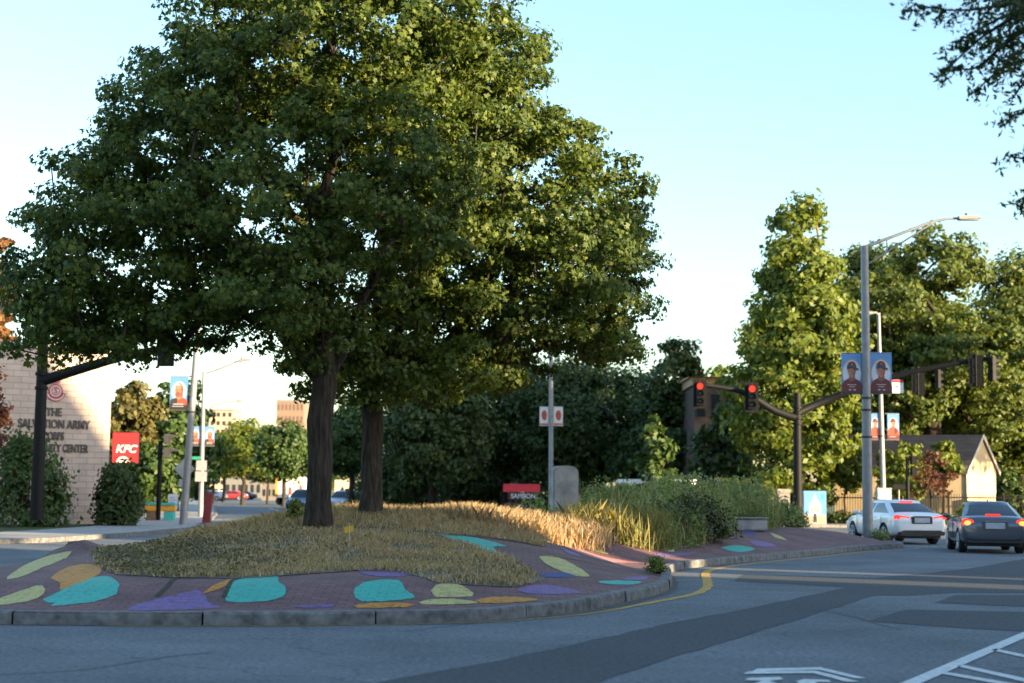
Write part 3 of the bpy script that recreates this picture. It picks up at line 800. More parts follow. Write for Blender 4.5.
bgtree('park_tree', 'low dark tree behind the left signal arm of the traffic mast', 725, 92, 405, 78, 'round', LM['dark'], 38, 110, 48, 0.36, group=G1, bot=0.6)
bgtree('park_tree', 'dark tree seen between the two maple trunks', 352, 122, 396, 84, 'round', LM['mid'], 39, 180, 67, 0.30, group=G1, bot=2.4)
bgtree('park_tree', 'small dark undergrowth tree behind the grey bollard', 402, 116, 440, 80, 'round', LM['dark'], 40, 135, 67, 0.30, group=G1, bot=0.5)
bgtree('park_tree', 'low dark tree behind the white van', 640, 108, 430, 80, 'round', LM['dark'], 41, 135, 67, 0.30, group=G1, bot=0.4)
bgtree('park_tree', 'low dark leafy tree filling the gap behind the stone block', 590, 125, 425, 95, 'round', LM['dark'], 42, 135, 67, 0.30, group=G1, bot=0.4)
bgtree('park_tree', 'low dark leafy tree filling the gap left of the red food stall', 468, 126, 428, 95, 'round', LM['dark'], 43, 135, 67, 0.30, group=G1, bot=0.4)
# right hand side
bgtree('lime_tree', 'tall pointed sunlit lime tree behind the traffic mast', 798, 86, 215, 134, 'cone', LM['lime'], 51, 480, 80, 0.30, bot=1.4, bark='bark_pale', r0=.4, crad=0.8)
bgtree('oak_tree', 'wide spreading sunlit oak above the cream shed', 935, 104, 234, 225, 'spread', LM['oak'], 52, 760, 100, 0.28, bot=3.5, r0=.55, crad=0.9, flat=.5)
bgtree('oak_tree', 'dense dark tree at the right edge behind the shed gable', 1022, 112, 244, 140, 'round', LM['oak'], 53, 340, 80, 0.30, bot=2.0, r0=.4)
bgtree('oak_tree', 'lower dark tree directly behind the shed roof', 945, 118, 390, 170, 'round', LM['dark'], 54, 240, 81, 0.30, bot=1.5)
bgtree('oak_tree', 'dark green tree between the pointed lime tree and the spreading oak', 872, 110, 238, 136, 'round', LM['oak'], 55, 420, 90, 0.30, bot=1.5)
bgtree('ornamental_tree', 'small red leaved ornamental tree in front of the shed', 931, 82, 452, 46, 'spread', LM['red'], 56, 60, 26, 0.15, bot=1.2, r0=.06, crad=.34)
bgtree('garden_tree', 'small bright green tree left of the red leaved one', 902, 85, 438, 62, 'round', LM['lime'], 57, 70, 46, 0.24, bot=1.0, r0=.09)
bgtree('garden_tree', 'small bright green tree leaning over the shed roof above the red leaved one', 944, 85.5, 438, 44, 'round', LM['lime'], 58, 46, 46, 0.24, bot=2.3, r0=.08)
bgtree('garden_tree', 'leafy green tree at the right edge beside the shed gable', 1008, 96, 468, 42, 'round', LM['mid'], 59, 60, 46, 0.3, bot=0.4, r0=.08)
bgtree('garden_tree', 'small green tree with pale trunk below the lime tree', 846, 88, 440, 56, 'round', LM['lime'], 60, 70, 44, 0.26, bot=1.6, r0=.1, bark='bark_pale')
def tallshade(px_v, u, h, R, seed, lab):  # unseen trees added so that the park trees fall in shade
    x = SUN_H.x * u - SUN_H.y * px_v; y = SUN_H.y * u + SUN_H.x * px_v
    L = [(x + R * .4 * math.cos(i * 2.4), y + R * .4 * math.sin(i * 2.4), 10.5 + (h - 13) * i / 5, R * .7, R * .7, R * .55) for i in range(6)]
    make_tree('added_shade_elm', lab, 'tree', (x, y, 0), .4, 8, (x, y, h * .8), L, 200, 60, 1.2, .5, LM['dark'], M['bark'], seed)
def gapcrown(v, u, seed, lab):  # unseen crown added in the gap, shading the slimmer maple's right side
    x = SUN_H.x * u - SUN_H.y * v; y = SUN_H.y * u + SUN_H.x * v
    L = [(x + q * -SUN_H.y, y + q * SUN_H.x, z, 1.6, 1.6, 1.1) for q, z in ((-1.4, 15.0), (0.2, 16.2), (1.6, 15.2), (0.0, 14.4), (2.6, 16.6), (-.6, 17.2))]
    make_tree('added_shade_crown', lab, 'tree', (x, y, 0), .2, 12, (x, y, 15.5), L, 60, 60, .55, .28, LM['dark'], M['bark'], seed)
gapcrown(30.8, 40, 181, 'unseen high crown added in the gap to shade the slimmer maple')
tallshade(87, 0, 22, 4.2, 171, 'unseen high crowned elm added to shade the park trees, nearer of two')
tallshade(92.5, 6, 24, 4.2, 172, 'unseen high crowned elm added to shade the park trees, further of two')
# left hand side
G2 = 'trees along the left street'
bgtree('street_tree', 'olive brown tree behind the right end of the pale block building', 128, 96, 380, 84, 'round', LM['olive'], 61, 130, 52, 0.36, group=G2)
bgtree('street_tree', 'green tree behind the single portrait banner and grey lamp post', 176, 108, 376, 92, 'round', LM['mid'], 62, 140, 52, 0.38, group=G2, bot=1.0)
bgtree('street_tree', 'sunlit yellow green street tree under the far cream tower', 243, 168, 418, 76, 'round', LM['lime'], 63, 120, 76, 0.33, group=G2, bot=3.0)
bgtree('street_tree', 'green street tree under the far brown tower', 284, 158, 420, 76, 'round', LM['mid'], 64, 120, 76, 0.33, group=G2, bot=2.6)
bgtree('street_tree', 'dark street tree by the parked box trailer', 268, 185, 450, 60, 'round', LM['dark'], 65, 90, 76, 0.33, group=G2, bot=2.6)
bgtree('street_tree', 'distant street tree left of the far traffic light', 205, 150, 425, 44, 'round', LM['mid'], 66, 120, 59, 0.30, group=G2, bot=2.0)
bgtree('street_tree', 'low green tree behind the red fast food sign', 150, 92, 440, 70, 'round', LM['mid'], 67, 90, 46, 0.32, group=G2, bot=0.5)
bgtree('street_tree', 'rust coloured tree at the left edge beyond the building roof', -8, 98, 226, 52, 'round', LM['rust'], 68, 110, 46, 0.36, group=G2)
bgtree('ornamental_tree', 'red leaved branch tips poking in at the left edge before the wall', -16, 48, 365, 44, 'round', LM['red'], 69, 60, 40, 0.16, r0=.06, crad=.3, zb=0.1, bot=2.5)
bgtree('street_tree', 'distant green tree beside the rounded grey tower', 224, 205, 432, 56, 'round', LM['lime'], 73, 100, 70, 0.36, group=G2, bot=3)
bgtree('street_tree', 'distant dark green tree below the ribbed brown tower, behind the trailer', 302, 200, 428, 70, 'round', LM['mid'], 74, 130, 70, 0.36, group=G2, bot=2.5)
bgtree('street_tree', 'far green tree closing the end of the left street', 322, 215, 432, 90, 'round', LM['mid'], 70, 90, 80, 0.36, group=G2, bot=2)

def shrub(name, label, px, D, base_z, top, wpx, lm, seed, n=2600, lsize=0.16, cone=False, cat='shrub', group=None, nclump=None):
    rng = np.random.default_rng(seed)
    x = xat(px, D); h = zat(px, top, D) - base_z; R = wpx / 2 / F * D
    root = empty(name, (x, D, base_z), 0, label, cat, group)
    nc = nclump or 60
    t = rng.random(nc); a = rng.random(nc) * 6.283
    prof = (1 - t * 0.85) ** 0.8 if cone else np.sqrt(np.maximum(0.05, 1 - (t * 0.96) ** 2.2))
    rr = R * prof * (0.75 + 0.25 * rng.random(nc)) * 0.85
    C = np.stack([rr * np.cos(a), rr * np.sin(a), h * (0.06 + 0.86 * t)], 1)
    idx = rng.integers(0, nc, n)
    off = rng.normal(size=(n, 3)) * R * 0.17
    P = C[idx] + off; P[:, 2] = np.abs(P[:, 2]) + 0.02
    N = np.stack([np.cos(a[idx]), np.sin(a[idx]), 0.5 + 0 * a[idx]], 1) + rng.normal(size=(n, 3)) * .5
    me = ngon_mesh('foliage', leaf_verts(P, N, lsize, LEAF4, rng), 4); me.materials.append(lm)
    o = bpy.data.objects.new('foliage', me); COL.objects.link(o); o.parent = root
    mb = MB()
    for k in range(0, nc, 2): mb.tube([(0, 0, -0.05), C[k] * 0.5 + np.array([0, 0, 0.02]), C[k]], [0.03, 0.02, 0.008], 5)
    mb.build('stem', M['bark'], root, fix=False)
    return root
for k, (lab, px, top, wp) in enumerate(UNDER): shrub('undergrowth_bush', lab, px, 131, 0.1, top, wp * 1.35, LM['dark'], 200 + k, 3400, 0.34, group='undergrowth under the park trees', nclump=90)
shrub('shrub', 'broad dark shrub against the block wall behind the black mast', 28, 61, 0.1, 436, 84, LM['mid'], 71, 5200, 0.17, nclump=90)
shrub('shrub', 'tall clipped dark shrub at the right corner of the block wall', 120, 63, 0.1, 462, 52, LM['dark'], 72, 4600, 0.16, cone=False, nclump=90)

# ------------------------------------------------------------------ grass, ground cover and weeds of the island
FRONT = [(94, 557), (103, 570), (117, 575), (172, 578.6), (234, 578.6), (297, 575), (352, 571), (400, 572.5), (432, 583), (488, 586), (517, 588), (540, 580), (529, 570), (500, 556), (470, 545), (438, 535.5), (488, 538), (526, 544), (541, 547), (550, 540), (566, 536)]
gp = [on_island(*p) for p in FRONT]
gp += [(2.6, 40), (3.0, 45), (0.5, 47.5), (-3.0, 43.8), (-5.9, 38.5), (-7.4, 33), (-7.7, 30.6)]
gp_soil = [(x + 0.05 * math.sin(7.1 * x + y), y + 0.05 * math.cos(5.3 * y + x)) for x, y in gp]
grass_base = drape('planting_bed', gp_soil, 0.010, M['soil'], kind='structure')
WEED = [on_island(*p) for p in [(570, 537), (604, 541), (640, 549), (662, 551), (700, 547), (728, 538), (736, 527)]] + [(7.3, 46.2), (8.3, 49.5), (8.5, 54), (6.6, 57), (4.3, 56), (1.8, 51), (2.2, 44)]
weed_base = drape('planting_bed', WEED, 0.012, M['soil'], kind='structure')

def scatter(poly, n, rng):
    P = np.array(poly); lo = P.min(0); hi = P.max(0); out = np.zeros((0, 2))
    while len(out) < n:
        q = lo + rng.random((n * 2, 2)) * (hi - lo)
        out = np.vstack([out, q[inside_poly(q[:, 0], q[:, 1], P)]])
    return out[:n]
def blades(name, XY, hgt, wid, m, rng, lean=0.35, label=None, head=0.0, cat='grass'):
    n = len(XY); z = hq(XY[:, 0], XY[:, 1]) + 0.02
    a = rng.random(n) * 6.283; l = lean * hgt * rng.random(n); la = rng.random(n) * 6.283
    ux, uy = np.cos(a) * wid, np.sin(a) * wid
    tip = np.stack([XY[:, 0] + np.cos(la) * l, XY[:, 1] + np.sin(la) * l, z + hgt], 1)
    mid = np.stack([XY[:, 0] + np.cos(la) * l * .35, XY[:, 1] + np.sin(la) * l * .35, z + hgt * .6], 1)
    b0 = np.stack([XY[:, 0] - ux, XY[:, 1] - uy, z], 1); b1_ = np.stack([XY[:, 0] + ux, XY[:, 1] + uy, z], 1)
    k = 0.75 + head
    m0 = mid - np.stack([ux, uy, 0 * ux], 1) * k; m1 = mid + np.stack([ux, uy, 0 * ux], 1) * k
    V = np.stack([b0, b1_, m1, tip, m0], 1).reshape(-1, 3)
    me = ngon_mesh(name, V, 5); me.materials.append(m)
    o = bpy.data.objects.new(name, me); COL.objects.link(o)
    return tag(o, label, cat, None, 'stuff')
rg = np.random.default_rng(5)
def patchy(XY, s, seed): return np.array([0.5 + 0.5 * pnoise(Vector((x * s, y * s, seed))) for x, y in XY])
XY = scatter(gp, 130000, rg)
XY = XY + rg.normal(size=XY.shape) * 0.07
far = sst((XY[:, 1] - 30.5) / 4.0)              # taller, drier towards the back of the mound
pn = patchy(XY, 0.55, 3.1)
leftpatch = sst((-3.2 - XY[:, 0] + (pn - .5) * 5) / 2.2) * (1 - sst((XY[:, 1] - 27.5) / 4.0))
keep = rg.random(len(XY)) > leftpatch * 0.55
pb = patchy(XY, 1.4, 6.3); keep2 = keep & ~((pb < 0.42) & (rg.random(len(XY)) < 0.75 * (1 - far)))
XYk = XY[keep2]; fk = far[keep2]
d_edge = np.minimum(1, dist_out(XYk[:, 0], XYk[:, 1]) / 2.5)
hg = (0.075 + 0.20 * fk) * (0.45 + 0.85 * rg.random(len(XYk))) * (0.45 + 0.9 * pn[keep2])
green = (rg.random(len(XYk)) < 0.08 + 0.35 * (1 - fk) * (pn[keep2] < 0.47))
blades('dry_grass', XYk[~green], hg[~green], 0.0035 + 0.004 * rg.random((~green).sum()), LM['drygrass'], rg, 1.1, 'dry straw coloured grass covering the mound under the maples', head=0.35)
blades('green_grass', XYk[green], hg[green] * .7, 0.004 + 0.004 * rg.random(green.sum()), LM['greygrass'], rg, 1.0, 'low green grass growing through the dry grass of the mound')
XY2 = XY[~keep][:11000]
P = np.stack([XY2[:, 0], XY2[:, 1], hq(XY2[:, 0], XY2[:, 1]) + 0.04 + 0.07 * rg.random(len(XY2))], 1)
me = ngon_mesh('ground_cover', leaf_verts(P, np.array([0, 0, 1.]) + rg.normal(size=P.shape) * .6, 0.045, LEAF4, rg), 4); me.materials.append(LM['clover'])
o = bpy.data.objects.new('ground_cover', me); COL.objects.link(o); tag(o, 'low dark withered ground cover at the left end of the mound', 'ground cover', None, 'stuff')
# ridge fringe: tall seed heads
ridge = [(-1.6, 33.2), (0.5, 32.6), (1.9, 33.5), (2.6, 38), (2.8, 44), (0.5, 47), (-1.5, 43), (-2.4, 37.5)]
XY3 = scatter(ridge, 20000, rg); XY3 = XY3 + rg.normal(size=XY3.shape) * .1
blades('seed_heads', XY3, 0.22 + 0.26 * rg.random(len(XY3)) * sst((XY3[:, 0] + 2.6) / 2.0), 0.005 + 0.005 * rg.random(len(XY3)), LM['drygrass'], rg, 0.8, 'tall pale seed heads along the top of the mound', head=0.9)

# weeds of the right lobe
XY4 = scatter(WEED, 7000, rg); XY4 = XY4 + rg.normal(size=XY4.shape) * 0.08
de4 = np.array([min(np.hypot(x - a, y - b) for a, b in WEED) for x, y in XY4])
hw = (0.4 + 0.6 * rg.random(len(XY4))) * (0.35 + 0.75 * sst((XY4[:, 1] - 34) / 10)) * (0.5 + 0.6 * rg.random(len(XY4))) * (0.65 + .6 * patchy(XY4, .5, 8.))
dry4 = rg.random(len(XY4)) < 0.3
blades('dry_stalks', XY4[dry4], hw[dry4] * 1.5, 0.004 + 0.004 * rg.random(dry4.sum()), LM['drygrass'], rg, 0.35, 'dry brown stalks standing among the green weeds', head=0.8, cat='weeds')
XY4 = XY4[~dry4]; hw = hw[~dry4]
blades('tall_weeds', XY4, hw, 0.007 + 0.007 * rg.random(len(XY4)), LM['weed'], rg, 0.45, 'tall green weeds and grasses on the right half of the island', head=0.4, cat='weeds')
S4 = scatter(WEED, 2300, rg); S4 = S4 + rg.normal(size=S4.shape) * .12; hs = 0.9 * (0.4 + 0.8 * sst((S4[:, 1] - 35) / 9)) * (0.35 + 1.0 * rg.random(len(S4)) ** 1.4) * (0.6 + .7 * patchy(S4, .6, 4.))
ii = np.repeat(np.arange(len(S4)), 34); tt = rg.random(len(ii)) ** 0.8
Pw = np.stack([S4[ii, 0], S4[ii, 1], hq(S4[ii, 0], S4[ii, 1]) + 0.03 + tt * hs[ii]], 1) + rg.normal(size=(len(ii), 3)) * np.array([.09, .09, .02]) * (1.15 - tt[:, None] * .7)
mw = ngon_mesh('weed_foliage', leaf_verts(Pw, rg.normal(size=Pw.shape) * .6 + np.array([0, 0, .8]), 0.075, LEAF4 * np.array([.7, 1.2]), rg), 4); mw.materials.append(LM['weed'])
ow = bpy.data.objects.new('weed_foliage', mw); COL.objects.link(ow); tag(ow, 'leafy green weeds filling the right half of the island', 'weeds', None, 'stuff')
front_w = [on_island(*p) for p in [(572, 535), (604, 541), (640, 549), (655, 549)]] + [(3.9, 40), (2.5, 44), (1.8, 42)]
XY5 = scatter(front_w, 6500, rg); XY5 = XY5 + rg.normal(size=XY5.shape) * .22
blades('yellow_grass', XY5, (0.15 + 0.65 * rg.random(len(XY5)) ** 1.5) * (0.5 + patchy(XY5, 1.3, 2.)), 0.006 + 0.006 * rg.random(len(XY5)), leaf_mat('yellowing_stems', (0.14, 0.15, 0.04), (0.32, 0.26, 0.10), .3), rg, 0.7, 'yellowing grass stems in the gap between mound and shrubs', head=0.5)
# leafy clumps (countable shrubs among the weeds)
def wshrub(label, px, D, top, wpx, lm, seed, n=2400, ls=0.11, name='wild_shrub', g='wild shrubs on the right half of the island'):
    x = xat(px, D); return shrub(name, label, px, D, isl(x, D) + 0.02, top, wpx, lm, seed, n, ls, group=g, nclump=70)
wshrub('dark low shrub hanging over the painted paving, nearest the road', 690, 40.5, 508, 92, leaf_mat('shrub_dark', (0.04, 0.055, 0.02), (0.075, 0.085, 0.035), .25), 81, 5200, 0.09)
wshrub('dark rounded shrub right behind the lowest one above the painted paving', 655, 43.5, 503, 66, LM['weed'], 82, 3600, 0.10)
wshrub('tall green weed clump in the middle of the planted area', 675, 48, 482, 90, LM['weed'], 83, 4200, 0.11)
wshrub('tall green weed clump left of the white flowers, beside the stone block', 620, 47, 489, 62, LM['weed'], 84, 3000, 0.11)
wshrub('tall green weed clump nearest the black traffic mast', 742, 51, 486, 66, LM['weed'], 85, 3200, 0.11)
wshrub('low straggly shrub on the island behind the concrete block', 778, 52, 505, 50, LM['weed'], 86, 2000, 0.10)
wshrub('low leafy weed clump just left of the painted cabinet', 792, 53, 512, 34, LM['weed'], 96, 900, 0.09)
wshrub('grey brown dried tuft at the edge of the painted valley', 592, 36.2, 526, 34, leaf_mat('dried_tuft', (0.12, 0.10, 0.06), (0.2, 0.16, 0.10), .25), 87, 1600, 0.06)
wshrub('sparse upright weed clump left of the granite pillar', 536, 41, 497, 44, LM['weed'], 88, 500, 0.10)
def blooms(label, px0, px1, D, y0, y1, lm, n, seed, ls):
    rng = np.random.default_rng(seed); P = np.array([at(px0 + (px1 - px0) * rng.random(), y0 + (y1 - y0) * rng.random() ** 1.0, D + rng.random() * 2 - 1)[:] for _ in range(n)])
    root = empty('flowering_plant', (float(P[:, 0].mean()), D, isl(float(P[:, 0].mean()), D)), 0, label, 'flowering plant')
    Q = P - np.array(root.location)
    idx = rng.integers(0, n, n * 9); R = Q[idx] + rng.normal(size=(n * 9, 3)) * np.array([.06, .06, .025])
    me = ngon_mesh('blossom', leaf_verts(R, np.array([0, -.4, 1.]) + rng.normal(size=R.shape) * .4, ls, LEAF4, rng), 4); me.materials.append(lm)
    o = bpy.data.objects.new('blossom', me); COL.objects.link(o); o.parent = root
    mb = MB()
    for q in Q: mb.tube([(q[0] * .8, q[1] * .8, 0), tuple(q)], [0.012, 0.006], 4)
    mb.build('stem', LM['weed'], root, fix=False)
blooms('tall weeds topped with white lacy flower heads in the planted area', 640, 722, 50, 474, 488, LM['flower'], 46, 91, 0.035)
blooms('plant with a clump of bright yellow flowers left of the traffic mast', 718, 748, 55, 478, 488, LM['yellowflower'], 60, 92, 0.06)
wshrub('small bright green weed growing from the kerb corner', 657, 28.6, 558, 24, LM['lime'], 93, 500, 0.045, name='weed', g=None)
wshrub('yellow green sapling left of the thicker maple trunk', 296, 32.5, 500, 20, LM['lime'], 94, 260, 0.07, name='sapling', g=None)
wshrub('tuft of green weeds at the foot of the right lamp post', 880, 50.8, 532, 22, LM['weed'], 95, 500, 0.06, name='weed', g=None)

# ------------------------------------------------------------------ feathery tree at the right, tips hang into view
def feathery():
    D = 14.0; rng = np.random.default_rng(77)
    root = empty('locust_tree', (10.5, 12.5, 0.0), 0, 'feathery dark foliage of a tree hanging in at the top right corner', 'tree')
    o0 = np.array(root.location)
    br = [[(1180, -60), (1080, -15), (1000, 5), (950, 10), (908, 2)], [(1120, 20), (1040, 10), (985, 35), (945, 72)], [(1060, 5), (1010, 40), (975, 68), (950, 66)],
          [(1080, 30), (1035, 55), (1000, 70), (977, 90)], [(1090, 50), (1045, 60), (1022, 85), (1012, 100)], [(1100, 105), (1050, 100), (1030, 110), (1008, 116)], [(1090, 130), (1045, 140), (1022, 158), (1010, 154)],
          [(1090, 170), (1050, 178), (1028, 195), (1018, 200)], [(1150, -40), (1060, -20), (1005, 0), (965, -4)], [(1130, -10), (1060, 12), (1020, 30), (990, 44)], [(1110, 0), (1050, 25), (1025, 48), (1003, 62)], [(1100, -30), (1040, 2), (1000, 18), (960, 40)], [(1080, -20), (1030, -8), (1010, 20), (1016, 60)]]
    mb = MB(); hub = np.array([10.2, 12.6, 6.4])
    LP = []; LN = []
    for k, b in enumerate(br):
        DD = D + (k % 5 - 2) * 0.35
        P = [np.array(at(px, py, DD)[:]) for px, py in b]
        P = [np.array(q) for q in spline(P, False, 0.05)]
        pts = [hub - o0] + [p - o0 for p in P]
        mb.tube([tuple(q) for q in pts], [0.05] + [0.03 * (1 - i / len(P)) + 0.004 for i in range(len(P))], 5)
        for i in range(2, len(P)):
            if rng.random() < .15: continue
            for s in (0, 1, 2):
                d = rng.normal(size=3) * np.array([.7, .5, .5]) + np.array([-.35, 0, -.55]); d /= np.linalg.norm(d)
                ln = 0.10 + 0.14 * rng.random()
                for j in range(7):
                    q = P[i] + d * ln * (j + 1) / 7 + rng.normal(size=3) * 0.010
                    LP.append(q - o0); LN.append(rng.normal(size=3))
    mb.tube([(0, 0, -.1), (-.1, .05, 3.2), (-.3, .1, 6.4), (-.1, 0, 9)], [0.32, 0.24, 0.17, 0.06], 10)
    for a in range(7): mb.tube([(-.2, .1, 5.0 + a * .5), (1.6 * math.cos(a), 1.6 * math.sin(a), 6.4 + a * .4), (2.8 * math.cos(a), 2.8 * math.sin(a), 7 + a * .35)], [0.12, 0.07, 0.02], 6)
    mb.build('trunk', M['bark'], root, smooth=True, fix=False)
    # the rest of the crown, outside the frame
    C, Dv = clumps_in([(2.0, 0, 7.6, 3.0, 3.2, 2.2), (3.5, -1.5, 6.6, 2.6, 2.8, 1.8), (1.5, 0.5, 9.2, 2.2, 2.4, 1.4)], 200, rng)
    idx = np.repeat(np.arange(200), 60); P = C[idx] + rng.normal(size=(len(idx), 3)) * .28
    LPa = np.array(LP); LNa = np.array(LN)
    V = np.vstack([leaf_verts(LPa, LNa, 0.045, LEAF4 * np.array([0.75, 1.3]), rng), leaf_verts(P, rng.normal(size=P.shape), 0.1, LEAF4, rng)])
    me = ngon_mesh('crown', V, 4); me.materials.append(LM['dark']); o = bpy.data.objects.new('crown', me); COL.objects.link(o); o.parent = root
feathery()
# ------------------------------------------------------------------ more materials
M['block'] = brick_mat('painted_block', (0.49, 0.40, 0.345), (0.43, 0.352, 0.305), (0.30, 0.23, 0.20), 0.62, 0.245, 0.014, 0.13, plane='XZ', bump=0.7)
M['coping'] = mat('coping_metal', (0.20, 0.20, 0.21), 0.6)
M['letter'] = mat('bronze_letter', (0.05, 0.045, 0.045), 0.5)
M['crest_red'] = mat('crest_red', (0.35, 0.05, 0.07), 0.5); M['crest_white'] = mat('crest_white', (0.62, 0.55, 0.54), 0.6)
M['sign_red'] = mat('sign_red', (0.50, 0.025, 0.03), 0.4, var=0.05); M['white'] = mat('white_paint', (0.72, 0.72, 0.72), 0.5, var=0.05)
M['red_steel'] = mat('red_steel', (0.20, 0.02, 0.022), 0.5)
M['sign_back'] = mat('sign_back', (0.34, 0.35, 0.36), 0.5, 0.3, var=0.1)
M['green_sign'] = mat('green_sign', (0.02, 0.24, 0.15), 0.5)
M['wood'] = mat('weathered_wood', (0.16, 0.11, 0.07), 0.8, var=.3, stretch=(1, 1, 8))
M['stone'] = mat('grey_granite', (0.30, 0.30, 0.295), 0.85, var=0.4, scale=2.2, bump=0.6, bscale=26)
M['concrete_plain'] = mat('plain_concrete', (0.21, 0.20, 0.18), 0.85, var=.2, scale=3, bump=.3)
M['lens_off'] = mat('dark_lens', (0.02, 0.018, 0.015), 0.25)
M['lens_red'] = mat('red_lens_lit', (0.6, 0.02, 0.01), 0.3, emit=(1.0, 0.03, 0.015), estr=0.75)
M['lens_green'] = mat('green_lens_lit', (0.02, 0.5, 0.3), 0.3, emit=(0.04, 0.9, 0.6), estr=0.5)
M['glass'] = mat('dark_glass', (0.02, 0.025, 0.03), 0.04, spec=0.8, var=.05)
M['tan'] = mat('tan_housing', (0.40, 0.28, 0.17), 0.6)
M['teal_flat'] = mat('teal_coat', (0.05, 0.42, 0.40), 0.6); M['orange_flat'] = mat('orange_coat', (0.62, 0.30, 0.03), 0.6)

# ------------------------------------------------------------------ block building with lettering
def block_building():
    a = at(-260, 520, 58.5); b = at(107, 520, 66.0)
    a = Vector((a.x, a.y)); b = Vector((b.x, b.y)); d = (a - b).normalized(); ang = math.atan2(-d.y, -d.x)
    root = empty('community_building', (b.x, b.y, 0.1), ang, 'long pale pink block building with dark lettering and a round red crest', 'building')
    L = (a - b).length; Hh = 7.0
    mb = MB(); mb.box(-L, 0, -0.1, 0, 18, Hh); mb.build('wall', M['block'], root)
    mb = MB(); mb.box(-L - .05, -0.06, Hh, 0.06, 18.06, Hh + 0.28); mb.build('roof', M['coping'], root, bevel=0.02)
    # helper: local x from a pixel column on the wall
    ux = Vector((math.cos(ang), math.sin(ang)))
    def lx(px):
        r = ray(px, 430); den = r.x * ux.y - r.y * ux.x
        t = (b.x * ux.y - b.y * ux.x) / den
        return (Vector((r.x * t, r.y * t)) - b).dot(ux), r.y * t
    def word(s, px0, px1, py, hpx):
        x0, y0 = lx(px0); x1, y1 = lx(px1); yc = (y0 + y1) / 2
        z = at((px0 + px1) / 2, py, yc).z - 0.1
        o = text_part('lettering', s, hpx / F * yc * 1.42, M['letter'], root, ((x0 + x1) / 2, -0.03, z), ext=0.025, bold=0.012)
        bpy.context.view_layer.update()
        wd = o.dimensions.x
        if wd > 0: o.scale = ((x1 - x0) / wd, 1, 1)
    word('THE', 45.5, 61, 412.5, 8); word('SALVATION ARMY', 17.5, 89.5, 424.5, 8.5)
    word('CORPS', 43, 64, 436.5, 8); word('COMMUNITY CENTER', 19, 88.5, 448.5, 8)
    # crest: crescent banner, sun disc with rays, crown
    x0, y0 = lx(54); z = at(54, 391, y0).z - 0.1; R = 9.3 / F * y0
    cr = MB()
    def ring(r0, r1, a0, a1, n_, mi, dep):
        vs = []; fs = []
        for i in range(n_ + 1):
            t = a0 + (a1 - a0) * i / n_
            for r in (r0, r1):
                for y in (-0.005, -dep): vs.append((r * math.cos(t), y, r * math.sin(t)))
        for i in range(n_):
            q = i * 4
            fs += [(q + 1, q + 3, q + 7, q + 5), (q, q + 4, q + 6, q + 2), (q + 2, q + 6, q + 7, q + 3), (q, q + 1, q + 5, q + 4)]
        cr.add(vs, fs, mi)
    ring(R * .80, R * 1.12, rad(192), rad(348), 24, 0, 0.05)
    ring(R * .90, R * 1.0, rad(200), rad(340), 24, 1, 0.062)
    ring(0.001, R * .74, 0, 6.2832, 32, 1, 0.03); ring(R * .62, R * .76, 0, 6.2832, 32, 0, 0.045)
    ring(R * .36, R * .44, 0, 6.2832, 28, 0, 0.045)
    for i in range(16):
        t = 6.2832 * i / 16; c, s_ = math.cos(t), math.sin(t); w = .045 * R
        cr.prism([(c * R * .44 - s_ * w, s_ * R * .44 + c * w), (c * R * .62, s_ * R * .62), (c * R * .44 + s_ * w, s_ * R * .44 - c * w)], 'y', -0.04, -0.02, 0)
    cr.prism([(-.4 * R, .84 * R), (.4 * R, .84 * R), (.48 * R, 1.22 * R), (.2 * R, 1.04 * R), (0, 1.36 * R), (-.2 * R, 1.04 * R), (-.48 * R, 1.22 * R)], 'y', -0.05, -0.005, 0)
    cr.build('crest', [M['crest_red'], M['crest_white']], root, loc=(x0, -0.002, z))
    text_part('lettering', 'S', R * .8, M['crest_red'], root, (x0, -0.05, z), ext=0.01, bold=.01)
block_building()

